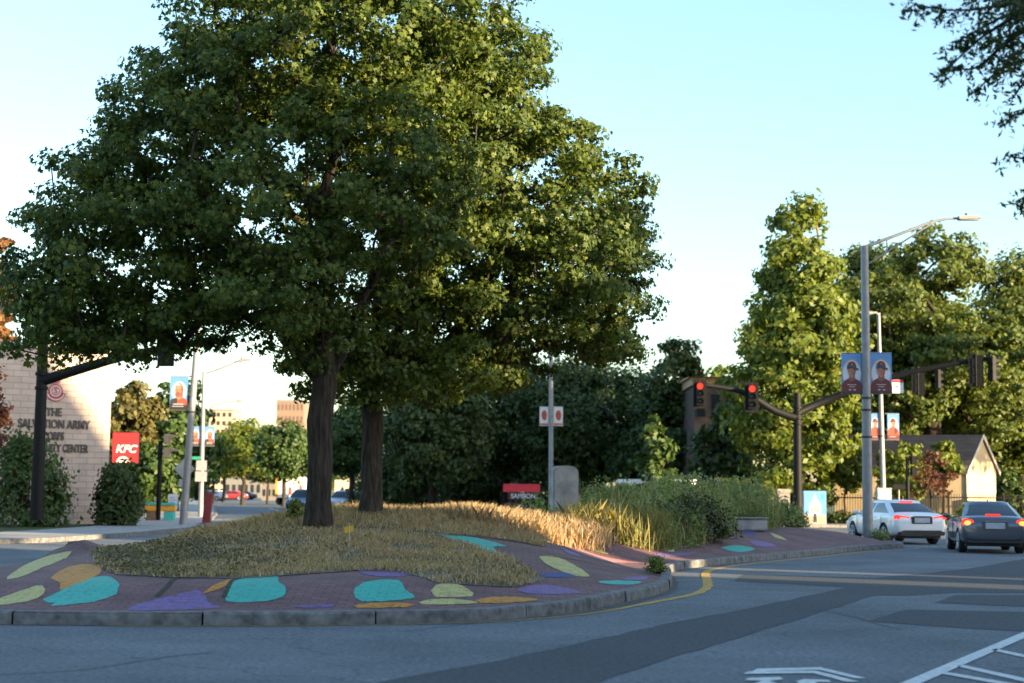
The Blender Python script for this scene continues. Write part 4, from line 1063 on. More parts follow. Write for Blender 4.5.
# ------------------------------------------------------------------ traffic signals
def signal_head(name, label, loc, rz, lit=None, group=None, pedestrian=False, cat='traffic light', back=True, scale=1.0, housing='black'):
    root = empty(name, loc, rz, label, cat, group); root.scale = (scale,) * 3
    n_ = 2 if pedestrian else 3; w, h = (0.36, 0.36 * n_)
    mb = MB()
    for i in range(n_):
        mb.box(-w / 2, -0.1, -h / 2 + i * .36 + 0.006, w / 2, 0.1, -h / 2 + (i + 1) * .36 - 0.006)
    mb.box(-w / 2 + .03, -0.08, -h / 2, w / 2 - .03, 0.08, h / 2)
    mb.build('housing', M[housing], root, bevel=0.02)
    if back:
        mb = MB(); mb.box(-w / 2 - .12, 0.06, -h / 2 - .12, w / 2 + .12, 0.075, h / 2 + .12); mb.build('backplate', M[housing], root)
    for i in range(n_):
        z = h / 2 - .18 - i * .36
        mb = MB(); mb.tube([(0, -0.099, z), (0, -0.118, z), (0, -0.128, z)], [0.14, 0.125, 0.05], 20)
        mm = M['lens_red'] if (lit == 'red' and i == 0) else (M['lens_green'] if (lit == 'green' and i == 2) else M['lens_off'])
        mb.build('lens', mm, root, smooth=True)
        mb = MB(); vs = []; fs = []
        m_ = 14
        for q in range(m_ + 1):
            t = rad(-35) + rad(250) * q / m_
            for r in (0.15, 0.163):
                vs.append((r * math.cos(t), -0.10, z + r * math.sin(t))); ln = -0.34 if 0 < t < math.pi else -0.20
                vs.append((r * math.cos(t), ln, z + r * math.sin(t)))
        for q in range(m_):
            k = q * 4
            fs += [(k, k + 1, k + 5, k + 4), (k + 2, k + 6, k + 7, k + 3), (k + 1, k + 3, k + 7, k + 5), (k, k + 4, k + 6, k + 2)]
        mb.add(vs, fs); mb.build('visor', M[housing], root, smooth=True)
    mb = MB(); mb.tube([(0, 0.085, -h / 2 - .1), (0, 0.085, h / 2 + .12)], 0.035, 8); mb.build('bracket', M[housing], root)
    return root

def mast(name, label, base, hgt, arms, r=0.21, wide_base=True):
    """black mast pole; arms: lists of (x,y,z) offsets from the base"""
    root = empty(name, base, 0, label, 'traffic mast', 'black signal masts at the junction')
    mb = MB(); mb.tube([(0, 0, 0.3), (0, 0, 1.6), (0, 0, hgt)], [r * 1.15, r * 1.05, r * .82], 20); mb.build('pole', M['black'], root, smooth=True)
    k = r / 0.21
    mb = MB(); mb.lathe([(0, 0), (.44 * k, 0), (.46 * k, .12), (.44 * k, .36), (.38 * k, .44), (.36 * k, .5), (.33 * k, .58), (.27 * k, .75), (.27 * k, 1.3), (.30 * k, 1.34), (.30 * k, 1.44), (.25 * k, 1.5), (0, 1.5)], 24); mb.build('base', M['black'], root, smooth=True)
    mb = MB(); mb.lathe([(0, hgt), (r * .9, hgt), (r * .9, hgt + .08), (r * .5, hgt + .2), (0.03, hgt + .26), (0, hgt + .3)], 18); mb.build('cap', M['black'], root, smooth=True)
    for arm in arms:
        P = spline([tuple(p) for p in arm], False, 0.4); n_ = len(P)
        mb = MB(); mb.tube([tuple(p) for p in P], [0.125 * (1 - i / n_) + 0.075 for i in range(n_)], 14)
        mb.build('arm', M['black'], root, smooth=True)
        z = arm[0][2]; mb = MB(); mb.lathe([(r * 1.0, z - .32), (r * 1.12, z - .3), (r * 1.12, z - .2), (r * .99, z - .19)], 18); mb.build('clamp', M['black'], root, smooth=True); mb = MB(); mb.lathe([(r * .99, z + .19), (r * 1.12, z + .2), (r * 1.12, z + .3), (r * 1.0, z + .32)], 18); mb.build('clamp', M['black'], root, smooth=True)
    return root

# left mast, D 57
D = 57.5; B = at(36, 531, D); B.z = 0.1
def rel(px, py, dd, B0): return tuple(at(px, py, dd) - B0)
arm = [(0, 0, zat(41, 381, D) - B.z), rel(80, 369, D - .2, B), rel(140, 353, D - .6, B), rel(232, 338, D - 1.2, B)]
mast('signal_mast', 'tall black signal mast on a flared base in front of the block building', B, zat(40, 318, D) - B.z, [arm])
hp = at(168, 350, D - .8)
signal_head('traffic_light', 'traffic light half hidden in the maple leaves on the left mast arm', (hp.x, hp.y - .25, hp.z + .05), rad(180), None)

# right mast, D 75
D = 75.0; BR = at(798, 522, D)
BR.z = 0.13
za = zat(798, 415, D) - BR.z
armL = [(0, 0, za - .15), rel(775, 411, D - .2, BR), rel(742, 392, D - .6, BR), rel(699, 384, D - 1, BR)]
armR = [(0, 0, za + .1), rel(830, 399, D + .2, BR), rel(900, 375, D - .8, BR), rel(993, 357, D - 2, BR)]
mast('signal_mast', 'black signal mast with two long arms on the far side of the island', BR, zat(798, 393, D) - BR.z, [armL, armR], r=0.205)
BRo = bpy.data.objects
def head_at(px, py, D, lab, rz, lit, grp, **k):
    p = at(px, py, D); return signal_head('traffic_light', lab, p, rz, lit, grp, **k)
G3 = 'traffic lights on the right mast'
head_at(700, 394, 73.7, 'red lit traffic light at the far tip of the left signal arm', rad(-4), 'red', G3, scale=1.0)
head_at(752, 397, 73.9, 'red lit traffic light midway along the left signal arm', rad(-4), 'red', G3, scale=1.05)
def housing_pair():
    p = at(976, 371, 73.1); signal_head('traffic_light', 'dark traffic light seen from behind, left one of the pair on the right arm', p, rad(165), None, G3, scale=1.1)
    p = at(992, 369, 72.9); signal_head('traffic_light', 'dark traffic light seen from the side at the very tip of the right arm', p, rad(110), None, G3, scale=1.05, back=False)
    p = at(918, 381, 74.0); signal_head('traffic_light', 'dark traffic light seen from behind just right of the small white sign', p, rad(170), None, G3, scale=1.0)
    p = at(938, 379, 73.8); signal_head('traffic_light', 'dark side view traffic light in the middle of the right arm', p, rad(105), None, G3, scale=0.8, back=False)
housing_pair()

def ped_signal(label, px, D, base_py, top, head_py, housing, rz, base_z):
    p = at(px, base_py, D); root = empty('pedestrian_signal', (p.x, D, base_z), 0, label, 'pedestrian signal', 'pedestrian signals on short poles')
    h = zat(px, top, D) - base_z
    mb = MB(); mb.tube([(0, 0, 0.2), (0, 0, h)], 0.09, 12); mb.build('pole', M['black'], root, smooth=True)
    mb = MB(); mb.lathe([(0, 0), (.26, 0), (.26, .1), (.22, .16), (.17, .3), (.12, .5), (0, .5)], 16); mb.build('base', M['black'], root, smooth=True)
    mb = MB(); z = zat(px, head_py, D) - base_z
    for s in (0, 1):
        zz = z + (0.32 if s else -0.22)
        mb.box(0.16, -0.2, zz - .2, 0.40, 0.2, zz + .2); mb.prism([(0.40, zz + .2), (0.66, zz + .12), (0.66, zz + .08), (0.40, zz + .02)], 'y', -0.2, 0.2)
    mb.build('signal_housing', M[housing], root, bevel=0.015)
    mb = MB(); mb.box(0.05, -.04, z + .3, .2, .04, z + .36); mb.box(0.05, -.04, z - .3, .2, .04, z - .24); mb.build('bracket', M['black'], root)
    return root
ped_signal('black pole with tan two part pedestrian signal, left of the single banner post', 158, 64, 523, 441, 447, 'tan', 0, 0.132)
ped_signal('black pole with dark pedestrian signal in front of the cream shed', 908, 76.5, 510, 457, 467, 'black', 0, 0.132)

# ------------------------------------------------------------------ banners with portraits
BM = {k: mat('print_' + k, c, 0.6, var=0.06, scale=4) for k, c in dict(sky=(0.10, 0.26, 0.55), halo=(0.50, 0.56, 0.66), skin=(0.46, 0.19, 0.12), dskin=(0.22, 0.085, 0.055), cap=(0.06, 0.05, 0.06), jersey=(0.12, 0.028, 0.028), shirt=(0.42, 0.07, 0.04), dark=(0.035, 0.03, 0.035), pale=(0.42, 0.40, 0.40), red=(0.50, 0.06, 0.05), paper=(0.62, 0.60, 0.58), gold=(0.45, 0.30, 0.08)).items()}
BK = list(BM); BMATS = [BM[k] for k in BK]; BI = {k: i for i, k in enumerate(BK)}
def ell(cx, cz, rx, rz, n_=20, a0=0, a1=6.2832): return [(cx + rx * math.cos(a0 + (a1 - a0) * i / n_), cz + rz * math.sin(a0 + (a1 - a0) * i / n_)) for i in range(n_ if a1 - a0 > 6.28 else n_ + 1)]
def banner(label, x0px, x1px, y0, y1, D, style, group, pole_dx):
    a = at(x0px, y1, D); b = at(x1px, y0, D); w = b.x - a.x; h = b.z - a.z
    root = empty('banner', ((a.x + b.x) / 2, D, a.z), 0, label, 'banner', group)
    mb = MB(); lay = [0]
    def P(poly, k):
        lay[0] += 1; y = -0.006 - 0.003 * lay[0]
        Q = [((u - .5) * w, v * h) for u, v in poly]; mb.prism(Q, 'y', y, -0.004, BI[k])
    # cloth, slightly bowed
    n_ = 8; vs = []; fs = []
    for i in range(n_ + 1):
        for z in (0, h):
            vs.append(((i / n_ - .5) * w, 0.0, z)); vs.append(((i / n_ - .5) * w, -0.006, z))
    for i in range(n_):
        q = i * 4; fs += [(q, q + 4, q + 6, q + 2), (q + 1, q + 3, q + 7, q + 5)]
    mb.add(vs, fs, BI['paper' if style == 'paper' else 'sky'])
    if style == 'cap':
        P(ell(.5, .50, .47, .37), 'gold'); P(ell(.5, .49, .44, .345), 'halo')
        P([(0.04, .16), (.05, .25), (.14, .315), (.34, .375), (.66, .375), (.87, .31), (.96, .24), (.97, .16)], 'jersey')
        P([(.36, .33), (.37, .45), (.64, .45), (.66, .34), (.5, .295)], 'dskin')
        P([(.31, .62), (.31, .54), (.34, .47), (.41, .415), (.50, .395), (.59, .415), (.66, .47), (.685, .55), (.69, .62)], 'skin')
        P([(.56, .40), (.62, .43), (.67, .50), (.69, .60), (.62, .60), (.58, .52)], 'dskin'); P([(.36, .565), (.47, .57), (.47, .585), (.36, .585)], 'dskin'); P([(.54, .57), (.65, .565), (.65, .585), (.54, .585)], 'dskin')
        P([(.42, .455), (.57, .455), (.57, .468), (.42, .468)], 'dskin'); P([(.48, .50), (.54, .49), (.52, .56), (.49, .56)], 'dskin')
        P([(.29, .60), (.28, .68), (.33, .76), (.42, .805), (.55, .81), (.66, .77), (.71, .69), (.70, .60), (.5, .64)], 'cap'); P([(.36, .655), (.70, .595), (.82, .585), (.80, .625), (.66, .665)], 'cap')
        P([(.46, .70), (.55, .70), (.55, .765), (.46, .765)], 'red')
        P([(0, 0), (1, 0), (1, .20), (0, .20)], 'jersey'); P([(.28, .205), (.70, .205), (.70, .222), (.28, .222)], 'pale'); P([(.36, .15), (.62, .15), (.62, .168), (.36, .168)], 'pale')
        P([(.34, .065), (.45, .065), (.45, .10), (.34, .10)], 'pale'); P([(.56, .065), (.67, .065), (.67, .10), (.56, .10)], 'pale'); P([(0, 0), (1, 0), (1, .035), (0, .035)], 'dark')
    elif style == 'hat':
        P(ell(.5, .50, .44, .36), 'halo')
        P([(0.02, .16), (.04, .36), (.2, .46), (.42, .50), (.62, .50), (.86, .42), (.97, .30), (.98, .16)], 'shirt'); P([(.36, .46), (.38, .60), (.62, .60), (.64, .46)], 'dskin'); P(ell(.5, .62, .17, .12), 'skin'); P([(.56, .52), (.66, .58), (.66, .66), (.58, .64)], 'dskin')
        P(ell(.48, .70, .30, .035), 'dskin'); P([(.30, .69), (.33, .78), (.42, .83), (.56, .83), (.65, .77), (.67, .69)], 'jersey'); P([(.7, .20), (.86, .30), (.8, .46), (.64, .42)], 'jersey')
        P([(0, 0), (1, 0), (1, .17), (0, .17)], 'jersey'); P([(.15, .10), (.7, .10), (.7, .12), (.15, .12)], 'pale')
    elif style == 'bald':
        P(ell(.5, .56, .42, .30), 'halo'); P([(0, .10), (.05, .30), (.3, .36), (.72, .36), (.97, .26), (1, .10)], 'dark')
        P([(.42, .16), (.42, .36), (.7, .40), (.96, .28), (.98, .1)], 'shirt'); P(ell(.52, .62, .23, .21), 'skin'); P([(.34, .36), (.32, .58), (.70, .60), (.72, .36), (.5, .30)], 'skin'); P(ell(.46, .46, .15, .085), 'dskin')
        P([(.60, .36), (.72, .40), (.75, .62), (.66, .72), (.64, .55)], 'dskin')
        P(ell(.42, .60, .055, .018), 'dskin'); P(ell(.60, .60, .045, .016), 'dskin'); P(ell(.48, .53, .035, .03), 'dskin'); P(ell(.44, .76, .10, .03), 'halo')
        P([(0, 0), (1, 0), (1, .14), (0, .14)], 'dark'); P([(.2, .15), (.75, .15), (.75, .18), (.2, .18)], 'pale'); P([(.16, .085), (.78, .085), (.78, .11), (.16, .11)], 'pale')
    else:
        P([(.04, .04), (.96, .04), (.96, .96), (.04, .96)], 'paper'); P([(.04, .03), (.96, .03), (.96, .12), (.04, .12)], 'red')
        P(ell(.52, .56, .30, .27), 'red'); P(ell(.45, .62, .16, .13), 'dskin'); P(ell(.60, .44, .18, .16), 'shirt')
    mb.build('cloth', BMATS, root)
    for z in (-0.02, h + 0.02):
        mb = MB(); mb.tube([(-w / 2 if pole_dx > 0 else w / 2, 0.0, z), (pole_dx, 0.0, z)], 0.018, 8); mb.build('bracket', M['galv'], root)
    return root

def light_pole(label, pts, r0, r1, base_z, arms=(), bands=(), D=50, handbox=True, group=None, base=True):
    (px0, py0), (px1, py1) = pts
    b = at(px0, py0, D); root = empty('lamp_post', (b.x, D, base_z), 0, label, 'lamp post', group)
    t = at(px1, py1, D) - Vector((b.x, D, base_z))
    mb = MB(); mb.tube([(0, 0, 0), tuple(t * .5), tuple(t)], [r0, (r0 + r1) / 2, r1], 14); mb.build('pole', M['galv'], root, smooth=True)
    if base:
        mb = MB(); mb.lathe([(0, 0), (r0 * 2.1, 0), (r0 * 2.1, .05), (r0 * 1.3, .10), (r0 * 1.15, .22), (0, .22)], 16); mb.build('base', M['galv'], root, smooth=True)
    if bands:
        mb = MB()
        for py in bands:
            z = zat(px0, py, D) - base_z; q = t * (z / t.z)
            mb.tube([tuple(q - Vector((0, 0, .03))), tuple(q + Vector((0, 0, .03)))], r0 * 1.06, 14)
        mb.build('strap', M['dark_band'], root, smooth=True)
    for k, arm in enumerate(arms):
        lampP = arm['pts']; P = spline([tuple(at(px, py, D + dy) - root.location) for px, py, dy in lampP], False, 0.25)
        mb = MB(); mb.tube([tuple(p) for p in P], [0.055 - 0.02 * i / len(P) for i in range(len(P))], 9)
        for br in arm.get('braces', []):
            mb.tube([tuple(at(px, py, D + dy) - root.location) for px, py, dy in br], 0.026, 8)
        mb.build('arm', M['galv'], root, smooth=True)
        if arm.get('lamp', True):
            e = Vector(P[-1]); ang = arm.get('tilt', 0.0)
            mb = MB(); Mx = Matrix.Translation(e) @ Matrix.Rotation(ang, 4, 'Y')
            mb.prism([(-.08, -.05), (0, -.07), (.5, -.06), (.68, -.02), (.70, .01), (.45, .07), (.1, .08), (-.08, .05)], 'y', -.14, .14, 0, Mx)
            lm = mb.build('luminaire', M['galv'], root, bevel=0.02)
            mb = MB(); mb.box(.12, -.10, -.075, .58, .10, -.062, 0, Mx); mb.build('lens', M['crest_white'], lm)
            mb = MB(); mb.tube([tuple(Mx @ Vector((.2, 0, .07))), tuple(Mx @ Vector((.2, 0, .15)))], .04, 10); mb.build('photocell', M['black'], lm)
    return root

# right lamp post on the island tip
GP = 'tall grey lamp posts'
zt = isl(xat(868, 51.2), 51.2)
light_pole('tall grey lamp post on the island tip, its long bracket arm over the cars', ((868, 540), (864.5, 246)), 0.165, 0.12, zt, D=51.2, bands=(398, 410, 437), group=GP,
           arms=[dict(pts=[(865, 247, 0), (905, 232, 0), (935, 221, 0), (960, 218, 0)], braces=[[(865, 266, 0), (935, 221.5, 0)], [(887, 252, 0), (887, 240, 0)]], tilt=rad(-1))])
GB = 'portrait banners hung in pairs from the lamp posts'
D = 51.2
banner('banner of a capped man in dark red jersey, left of the tall right lamp post', 841.5, 862, 354, 393, D, 'cap', GB, 0.42)
banner('banner of a capped man in dark red jersey, right of the tall right lamp post', 870.5, 891.5, 353.5, 393, D, 'cap', GB, -0.46)
light_pole('slimmer grey lamp post behind the white car with a small lamp head', ((884, 518), (878.5, 313)), 0.15, 0.085, 0.132, D=82, group=GP, bands=(436,), arms=[dict(pts=[(878.5, 315, 0), (876, 312.5, -.4), (872, 313, -.8)], tilt=rad(180))])
banner('smaller banner of a hatted man in red shirt, left of the slimmer post', 870, 880.5, 414, 439.5, 82, 'hat', GB, 0.40)
banner('smaller banner of a hatted man in red shirt, right of the slimmer post', 887.5, 899, 414, 439.5, 82, 'hat', GB, -0.42)
# centre lamp post
light_pole('grey lamp post in the park behind the granite pillar', ((551, 515), (551, 318)), 0.17, 0.12, 0.1, D=98, group=GP, arms=[dict(pts=[(551, 320, 0), (572, 312, 0), (600, 308, 0)])])
banner('pale banner with a red portrait, left of the centre lamp post', 539.5, 548.5, 407, 425.5, 98, 'paper', GB, 0.36)
banner('pale banner with a red portrait, right of the centre lamp post', 553.5, 563, 407, 425.5, 98, 'paper', GB, -0.38)
# left lamp posts
light_pole('thick grey lamp post at the left pavement with the single portrait banner', ((183, 527), (199, 318)), 0.16, 0.12, 0.132, D=65.5, group=GP, bands=(412,), arms=[dict(pts=[(199, 320, 0), (225, 305, 0), (250, 300, 0)])])
banner('single blue banner with a bald man, left of the thick grey lamp post', 169.5, 188.5, 377, 409.5, 65.5, 'bald', None, 0.55)
light_pole('thin grey lamp post further along the left pavement with two banners and road signs', ((200.5, 519), (204, 371)), 0.14, 0.085, 0.132, D=86, group=GP, arms=[dict(pts=[(204, 374, 0), (222, 368, 0), (238, 361, 0)], lamp=True, tilt=rad(-8))])
banner('small blue banner with a pale bald man, left of the thin grey lamp post', 190, 201, 427, 445.5, 86, 'bald', GB, 0.36)
banner('small blue banner with a pale bald man, right of the thin grey lamp post', 204.5, 215, 427, 445.5, 86, 'bald', GB, -0.36)
light_pole('distant lamp post with curved arm over the left street', ((207, 506), (208, 408)), 0.14, 0.09, 0.132, D=140, group=GP, arms=[dict(pts=[(208, 409, 0), (222, 403, 0), (236, 401, 0)])])

# ------------------------------------------------------------------ small signs
def plate_sign(name, label, px0, px1, y0, y1, D, m, cat='sign', pole=None, back=None, group=None, base_z=0.132):
    a = at(px0, y1, D); b = at(px1, y0, D); w = b.x - a.x; h = b.z - a.z
    root = empty(name, ((a.x + b.x) / 2, D, base_z), 0, label, cat, group)
    mb = MB(); mb.box(-w / 2, -.02, a.z - base_z, w / 2, 0.0, b.z - base_z); mb.build('panel', m, root, bevel=0.004)
    if pole is not None:
        mb = MB(); mb.tube([(pole, 0.05, 0), (pole, 0.05, b.z - base_z)], .035, 8); mb.build('pole', M['galv'], root)
    return root, w, h, a.z - base_z
# diamond sign seen from behind, with a small plate below, on its own thin pole
D = 70; c = at(184.5, 469, D); root = empty('diamond_sign', (c.x, D, .132), 0, 'diamond shaped road sign seen from its grey back, on a thin pole', 'sign')
R_ = 10.8 / F * D; mb = MB(); mb.prism([(-R_, c.z - .132), (0, c.z - .132 - R_), (R_, c.z - .132), (0, c.z - .132 + R_)], 'y', -.02, 0); mb.build('panel', M['sign_back'], root)
mb = MB(); z = zat(184, 483, D) - .132; mb.box(-.24, -.02, z - .16, .24, 0, z + .16); mb.build('plate', M['sign_back'], root)
mb = MB(); mb.tube([(0.0, 0.05, 0), (0.0, 0.05, c.z)], .04, 8); mb.build('pole', M['galv'], root)
plate_sign('street_name_sign', 'small green street name blade on the thin grey lamp post', 190.5, 200.5, 456.5, 459.5, 85.8, M['green_sign'])
plate_sign('road_sign', 'upper of two grey sign backs on the thin grey lamp post', 196, 207, 460.5, 470.5, 85.7, M['sign_back'])
plate_sign('road_sign', 'lower of two grey sign backs on the thin grey lamp post', 195, 207, 471.5, 481.5, 85.7, M['sign_back'])
# white sign under the right arm
o_, w, h, z0 = plate_sign('road_sign', 'small white sign with red top edge hanging under the right signal arm', 881, 903.5, 380, 393, 74.3, M['white'])
mb = MB(); mb.box(-w / 2, -.027, z0 + h - .12, w / 2, -.021, z0 + h - .01); mb.build('stripe', M['sign_red'], o_)
mb = MB(); mb.prism([(.12, z0 + .28), (.3, z0 + .28), (.3, z0 + .34), (.12, z0 + .34)], 'y', -.03, -.021); mb.prism([(-.2, z0 + .22), (-.1, z0 + .22), (-.1, z0 + .34), (-.2, z0 + .34)], 'y', -.03, -.021); mb.build('symbol', M['letter'], o_)
mb = MB(); mb.tube([(0, 0.02, z0 + h), (0, 0.02, z0 + h + .35)], .03, 8); mb.build('bracket', M['black'], o_)
# red fast food sign
o_, w, h, z0 = plate_sign('shop_sign', 'red square pole sign with white letters above the cone shaped shrub', 112, 139, 433, 463, 84, M['sign_red'], pole=None, base_z=.1)
text_part('lettering', 'KFC', .56, M['white'], o_, (.02, -.03, z0 + h * .46), ext=.008, sx=1.05, shear=.25, bold=.015)
mb = MB(); mb.tube([(-.2, .12, 0), (-.2, .12, z0 + h * .5)], .1, 10); mb.build('pole', M['galv'], o_)
mb = MB(); mb.box(-w / 2 - .03, 0.001, z0 - .03, w / 2 + .03, .2, z0 + h + .03); mb.build('cabinet', M['black'], o_)
mb = MB(); mb.prism(ell(-.1, z0 + .02, .36, .34, 14, 0, math.pi), 'y', -.026, -.021); mb.build('emblem', M['crest_white'], o_)

# red slab post, teal barrier, notice board
def red_post():
    x, y, z = at(206.5, 527, 67)[:]; root = empty('red_post', (x, 67, .132), 0, 'angular red post standing at the pavement edge by the left street', 'post')
    h = zat(206, 493, 67) - .132; mb = MB()
    mb.prism([(-.18, 0), (.12, 0), (.24, h), (-.06, h + .04)], 'y', -.14, .14); mb.build('column', M['red_steel'], root, bevel=.01)
    mb = MB(); mb.box(-.3, -.24, -.02, .28, .24, .05); mb.build('base', M['concrete_plain'], root)
red_post()
def barrier():
    D = 74; a = at(145, 520, D); b = at(176, 503, D); root = empty('painted_barrier', ((a.x + b.x) / 2, D, .1), 0, 'low bench like barrier painted orange and teal beside the cone shaped shrub', 'barrier')
    w = b.x - a.x; h = b.z - .1
    mb = MB(); mb.box(-w / 2, -.25, h - .38, w / 2, .25, h - .12); mb.build('beam', M['orange_flat'], root, bevel=.03)
    mb = MB(); mb.box(-w / 2 - .02, -.28, h - .115, w / 2 + .02, .28, h); mb.build('top', M['teal_flat'], root, bevel=.02)
    mb = MB(); mb.box(w / 2 - .5, -.22, 0, w / 2 - .05, .22, h - .385); mb.build('leg', M['teal_flat'], root, bevel=.02)
    mb = MB(); mb.box(-w / 2 + .1, -.22, 0, -w / 2 + .5, .22, h - .385); mb.build('leg', M['wood'], root, bevel=.02)
barrier()
o_, w, h, z0 = plate_sign('notice_board', 'small pale blue notice board behind the teal and orange barrier', 168, 178, 494, 509, 76, M['halo'] if 'halo' in M else BM['halo'], pole=0.0)
mb = MB()
for k in range(4): mb.box(-w / 2 + .08, -.026, z0 + h * (.25 + .16 * k), w / 2 - .08 - .06 * (k % 2), -.021, z0 + h * (.25 + .16 * k) + .035)
mb.build('print', BM['sky'], o_)

# yellow survey flag in the grass
x, y = on_island(349, 545); root = empty('marker_flag', (x, y, isl(x, y)), 0, 'small yellow marker flag on a thin wire in front of the maples', 'flag')
h = zat(349, 524, y) - isl(x, y); mb = MB(); mb.tube([(0, 0, 0), (0.004, 0, h * .5), (-.003, 0, h + .02)], .0045, 6); mb.build('stake', M['white'], root)
mb = MB(); vs = []; fs = []
for i in range(6):
    u = i / 5
    for v in (0, 1): vs.append((-.005 - .005 * 0 + (u - .5) * .15 + .0, .015 * math.sin(u * 5), h - .13 + v * .11 - .03 * (1 - u)))
for i in range(5): fs.append((i * 2, i * 2 + 2, i * 2 + 3, i * 2 + 1))
mb.add(vs, fs); fo = mb.build('flag', mat('flag_yellow', (.75, .42, .02), .6), root); sm = fo.modifiers.new('s', 'SOLIDIFY'); sm.thickness = .002

# granite pillar
def pillar():
    D = 44.5; a = at(549.5, 505, D); b = at(578, 466, D); x = (a.x + b.x) / 2; zb = isl(x, D) - .05; w = (b.x - a.x) / 2; h = b.z - zb
    root = empty('granite_pillar', (x, D, zb), rad(12), 'rough grey granite pillar with a rounded top on the mound', 'pillar')
    mb = MB(); w *= .93
    prof = [(-w, 0), (w, 0), (w * .985, h * .9), (w * .9, h * .965), (w * .55, h * .995), (0, h), (-w * .5, h * .998), (-w * .9, h * .97), (-w * .99, h * .92)]
    mb.prism(prof, 'y', -.28, .28); mb.build('shaft', M['stone'], root, bevel=.035)
    mb = MB(); mb.box(-w * 1.1, -.34, -.1, w * 1.1, .34, .16); mb.build('plinth', M['stone'], root, bevel=.03)
pillar()
def simple_post(name, label, px, D, y0, y1, r, m, cap=True, bz=.1):
    b = at(px, y1, D); root = empty(name, (b.x, D, bz), 0, label, 'bollard'); h = zat(px, y0, D) - bz
    mb = MB(); mb.lathe([(0, 0), (r, 0), (r * .95, h * .9), (0, h * .9)], 14); mb.build('shaft', m, root, smooth=True)
    mb = MB(); mb.lathe([(0, h * .9), (r * 1.15, h * .9), (r * 1.2, h * .93), (r * .7, h * .99), (0, h)], 14); mb.build('cap', m, root, smooth=True)
    return root
simple_post('park_bollard', 'slim grey post standing behind the sunlit grass ridge', 403, 84, 469, 510, .11, M['galv'])
def lantern():
    D = 92; b = at(590, 512, D); root = empty('park_lantern', (b.x, D, .1), 0, 'short dark park lantern post right of the granite pillar', 'lantern'); h = zat(590, 455, D) - .1
    mb = MB(); mb.lathe([(0, 0), (.16, 0), (.14, .3), (.07, .5), (.06, h * .66), (.1, h * .68), (0, h * .68)], 12); mb.build('pole', M['black'], root, smooth=True)
    mb = MB(); mb.lathe([(0, h * .68), (.12, h * .68), (.2, h * .86), (0, h * .86)], 10); mb.build('globe', M['crest_white'], root, smooth=True)
    mb = MB(); mb.lathe([(0, h * .862), (.24, h * .862), (.16, h * .93), (.04, h * .96), (0, h)], 10); mb.build('cap', M['black'], root, smooth=True)
lantern()
def cblock(label, px0, px1, y0, D, name='concrete_block', m='concrete_plain', bz=.1, dep=.5):
    a = at(px0, 500, D); b = at(px1, y0, D); x = (a.x + b.x) / 2; w = (b.x - a.x) / 2; h = b.z - bz
    root = empty(name, (x, D, bz), rad(5), label, 'block'); mb = MB(); mb.box(-w, -dep / 2, 0, w, dep / 2, h * .88); mb.build('shaft', M[m], root, bevel=.03)
    mb = MB(); mb.box(-w * 1.08, -dep / 2 - .04, h * .882, w * 1.08, dep / 2 + .04, h); mb.build('cap', M[m], root, bevel=.03)
cblock('pale concrete gate pier left of the white van', 605.5, 617.5, 483, 80)
cblock('pale concrete pier just left of the black two armed mast', 776, 789, 489, 82)
cblock('low grey stone wall block on the island in front of the weeds', 733, 765, 517.5, 46.5, m='stone', bz=isl(xat(750, 46.5), 46.5), dep=.7)
def mural_box():
    D = 75.5; a = at(803.5, 523, D); b = at(826.5, 491, D); x = (a.x + b.x) / 2; w = (b.x - a.x) / 2; bz = .132; h = b.z - bz
    root = empty('utility_cabinet', (x, D, bz), rad(2), 'utility cabinet painted with a white house on a blue background beside the black mast', 'utility box')
    mb = MB(); mb.box(-w, 0, .1, w, .7, h); mb.build('cabinet', BM['sky'], root, bevel=.02)
    mb = MB(); mb.box(-w - .08, -.08, 0, w + .08, .78, .098); mb.build('base', M['concrete_plain'], root)
    mb = MB()
    mb.prism([(-w * .96, .12), (w * .96, .12), (w * .96, h * .32), (w * .3, h * .36), (-w * .4, h * .33), (-w * .96, h * .36)], 'y', -.006, -.001, 0)
    mb.prism([(-w * .5, h * .3), (w * .5, h * .3), (w * .5, h * .62), (w * .22, h * .72), (0, h * .93), (-w * .22, h * .72), (-w * .5, h * .62)], 'y', -.010, -.001, 1)
    mb.prism([(-w * .16, .2), (w * .16, .2), (w * .13, h * .36), (-w * .13, h * .36)], 'y', -.014, -.001, 2)
    for u, v in ((-.28, .45), (.0, .5), (.28, .45)): mb.prism(ell(u * w, v * h, .12 * w, .07 * h, 10), 'y', -.014, -.001, 0)
    mb.prism(ell(w * .7, h * .84, .15 * w, .08 * h, 12), 'y', -.012, -.001, 3)
    mb.build('mural', [BM['skin'] if False else mat('mural_sand', (.42, .28, .22), .7), M['crest_white'], BM['dark'], M['teal_flat']], root)
mural_box()
def cab(label, px0, px1, y0, D, m, name='utility_cabinet'):
    a = at(px0, 500, D); b = at(px1, y0, D); x = (a.x + b.x) / 2; w = (b.x - a.x) / 2; h = b.z - .132
    root = empty(name, (x, D, .132), rad(-3), label, 'utility box'); mb = MB(); mb.box(-w, 0, .08, w, .6, h - .05); mb.build('cabinet', m, root, bevel=.02)
    mb = MB(); mb.box(-w - .03, -.03, h - .048, w + .03, .63, h); mb.build('lid', m, root, bevel=.01); mb = MB(); mb.box(-w * .8, -.012, .2, w * .8, -.001, h * .88); mb.build('door', m, root)
cab('plain pale blue grey utility cabinet at the foot of the slimmer lamp post', 877.5, 891.5, 488, 80.5, mat('cab_grey', (.36, .42, .47), .5))
plate_sign('road_sign', 'dark oval shaped sign left of the dark pedestrian signal', 893, 905, 484.5, 489.5, 79.5, M['black'], pole=0.0)

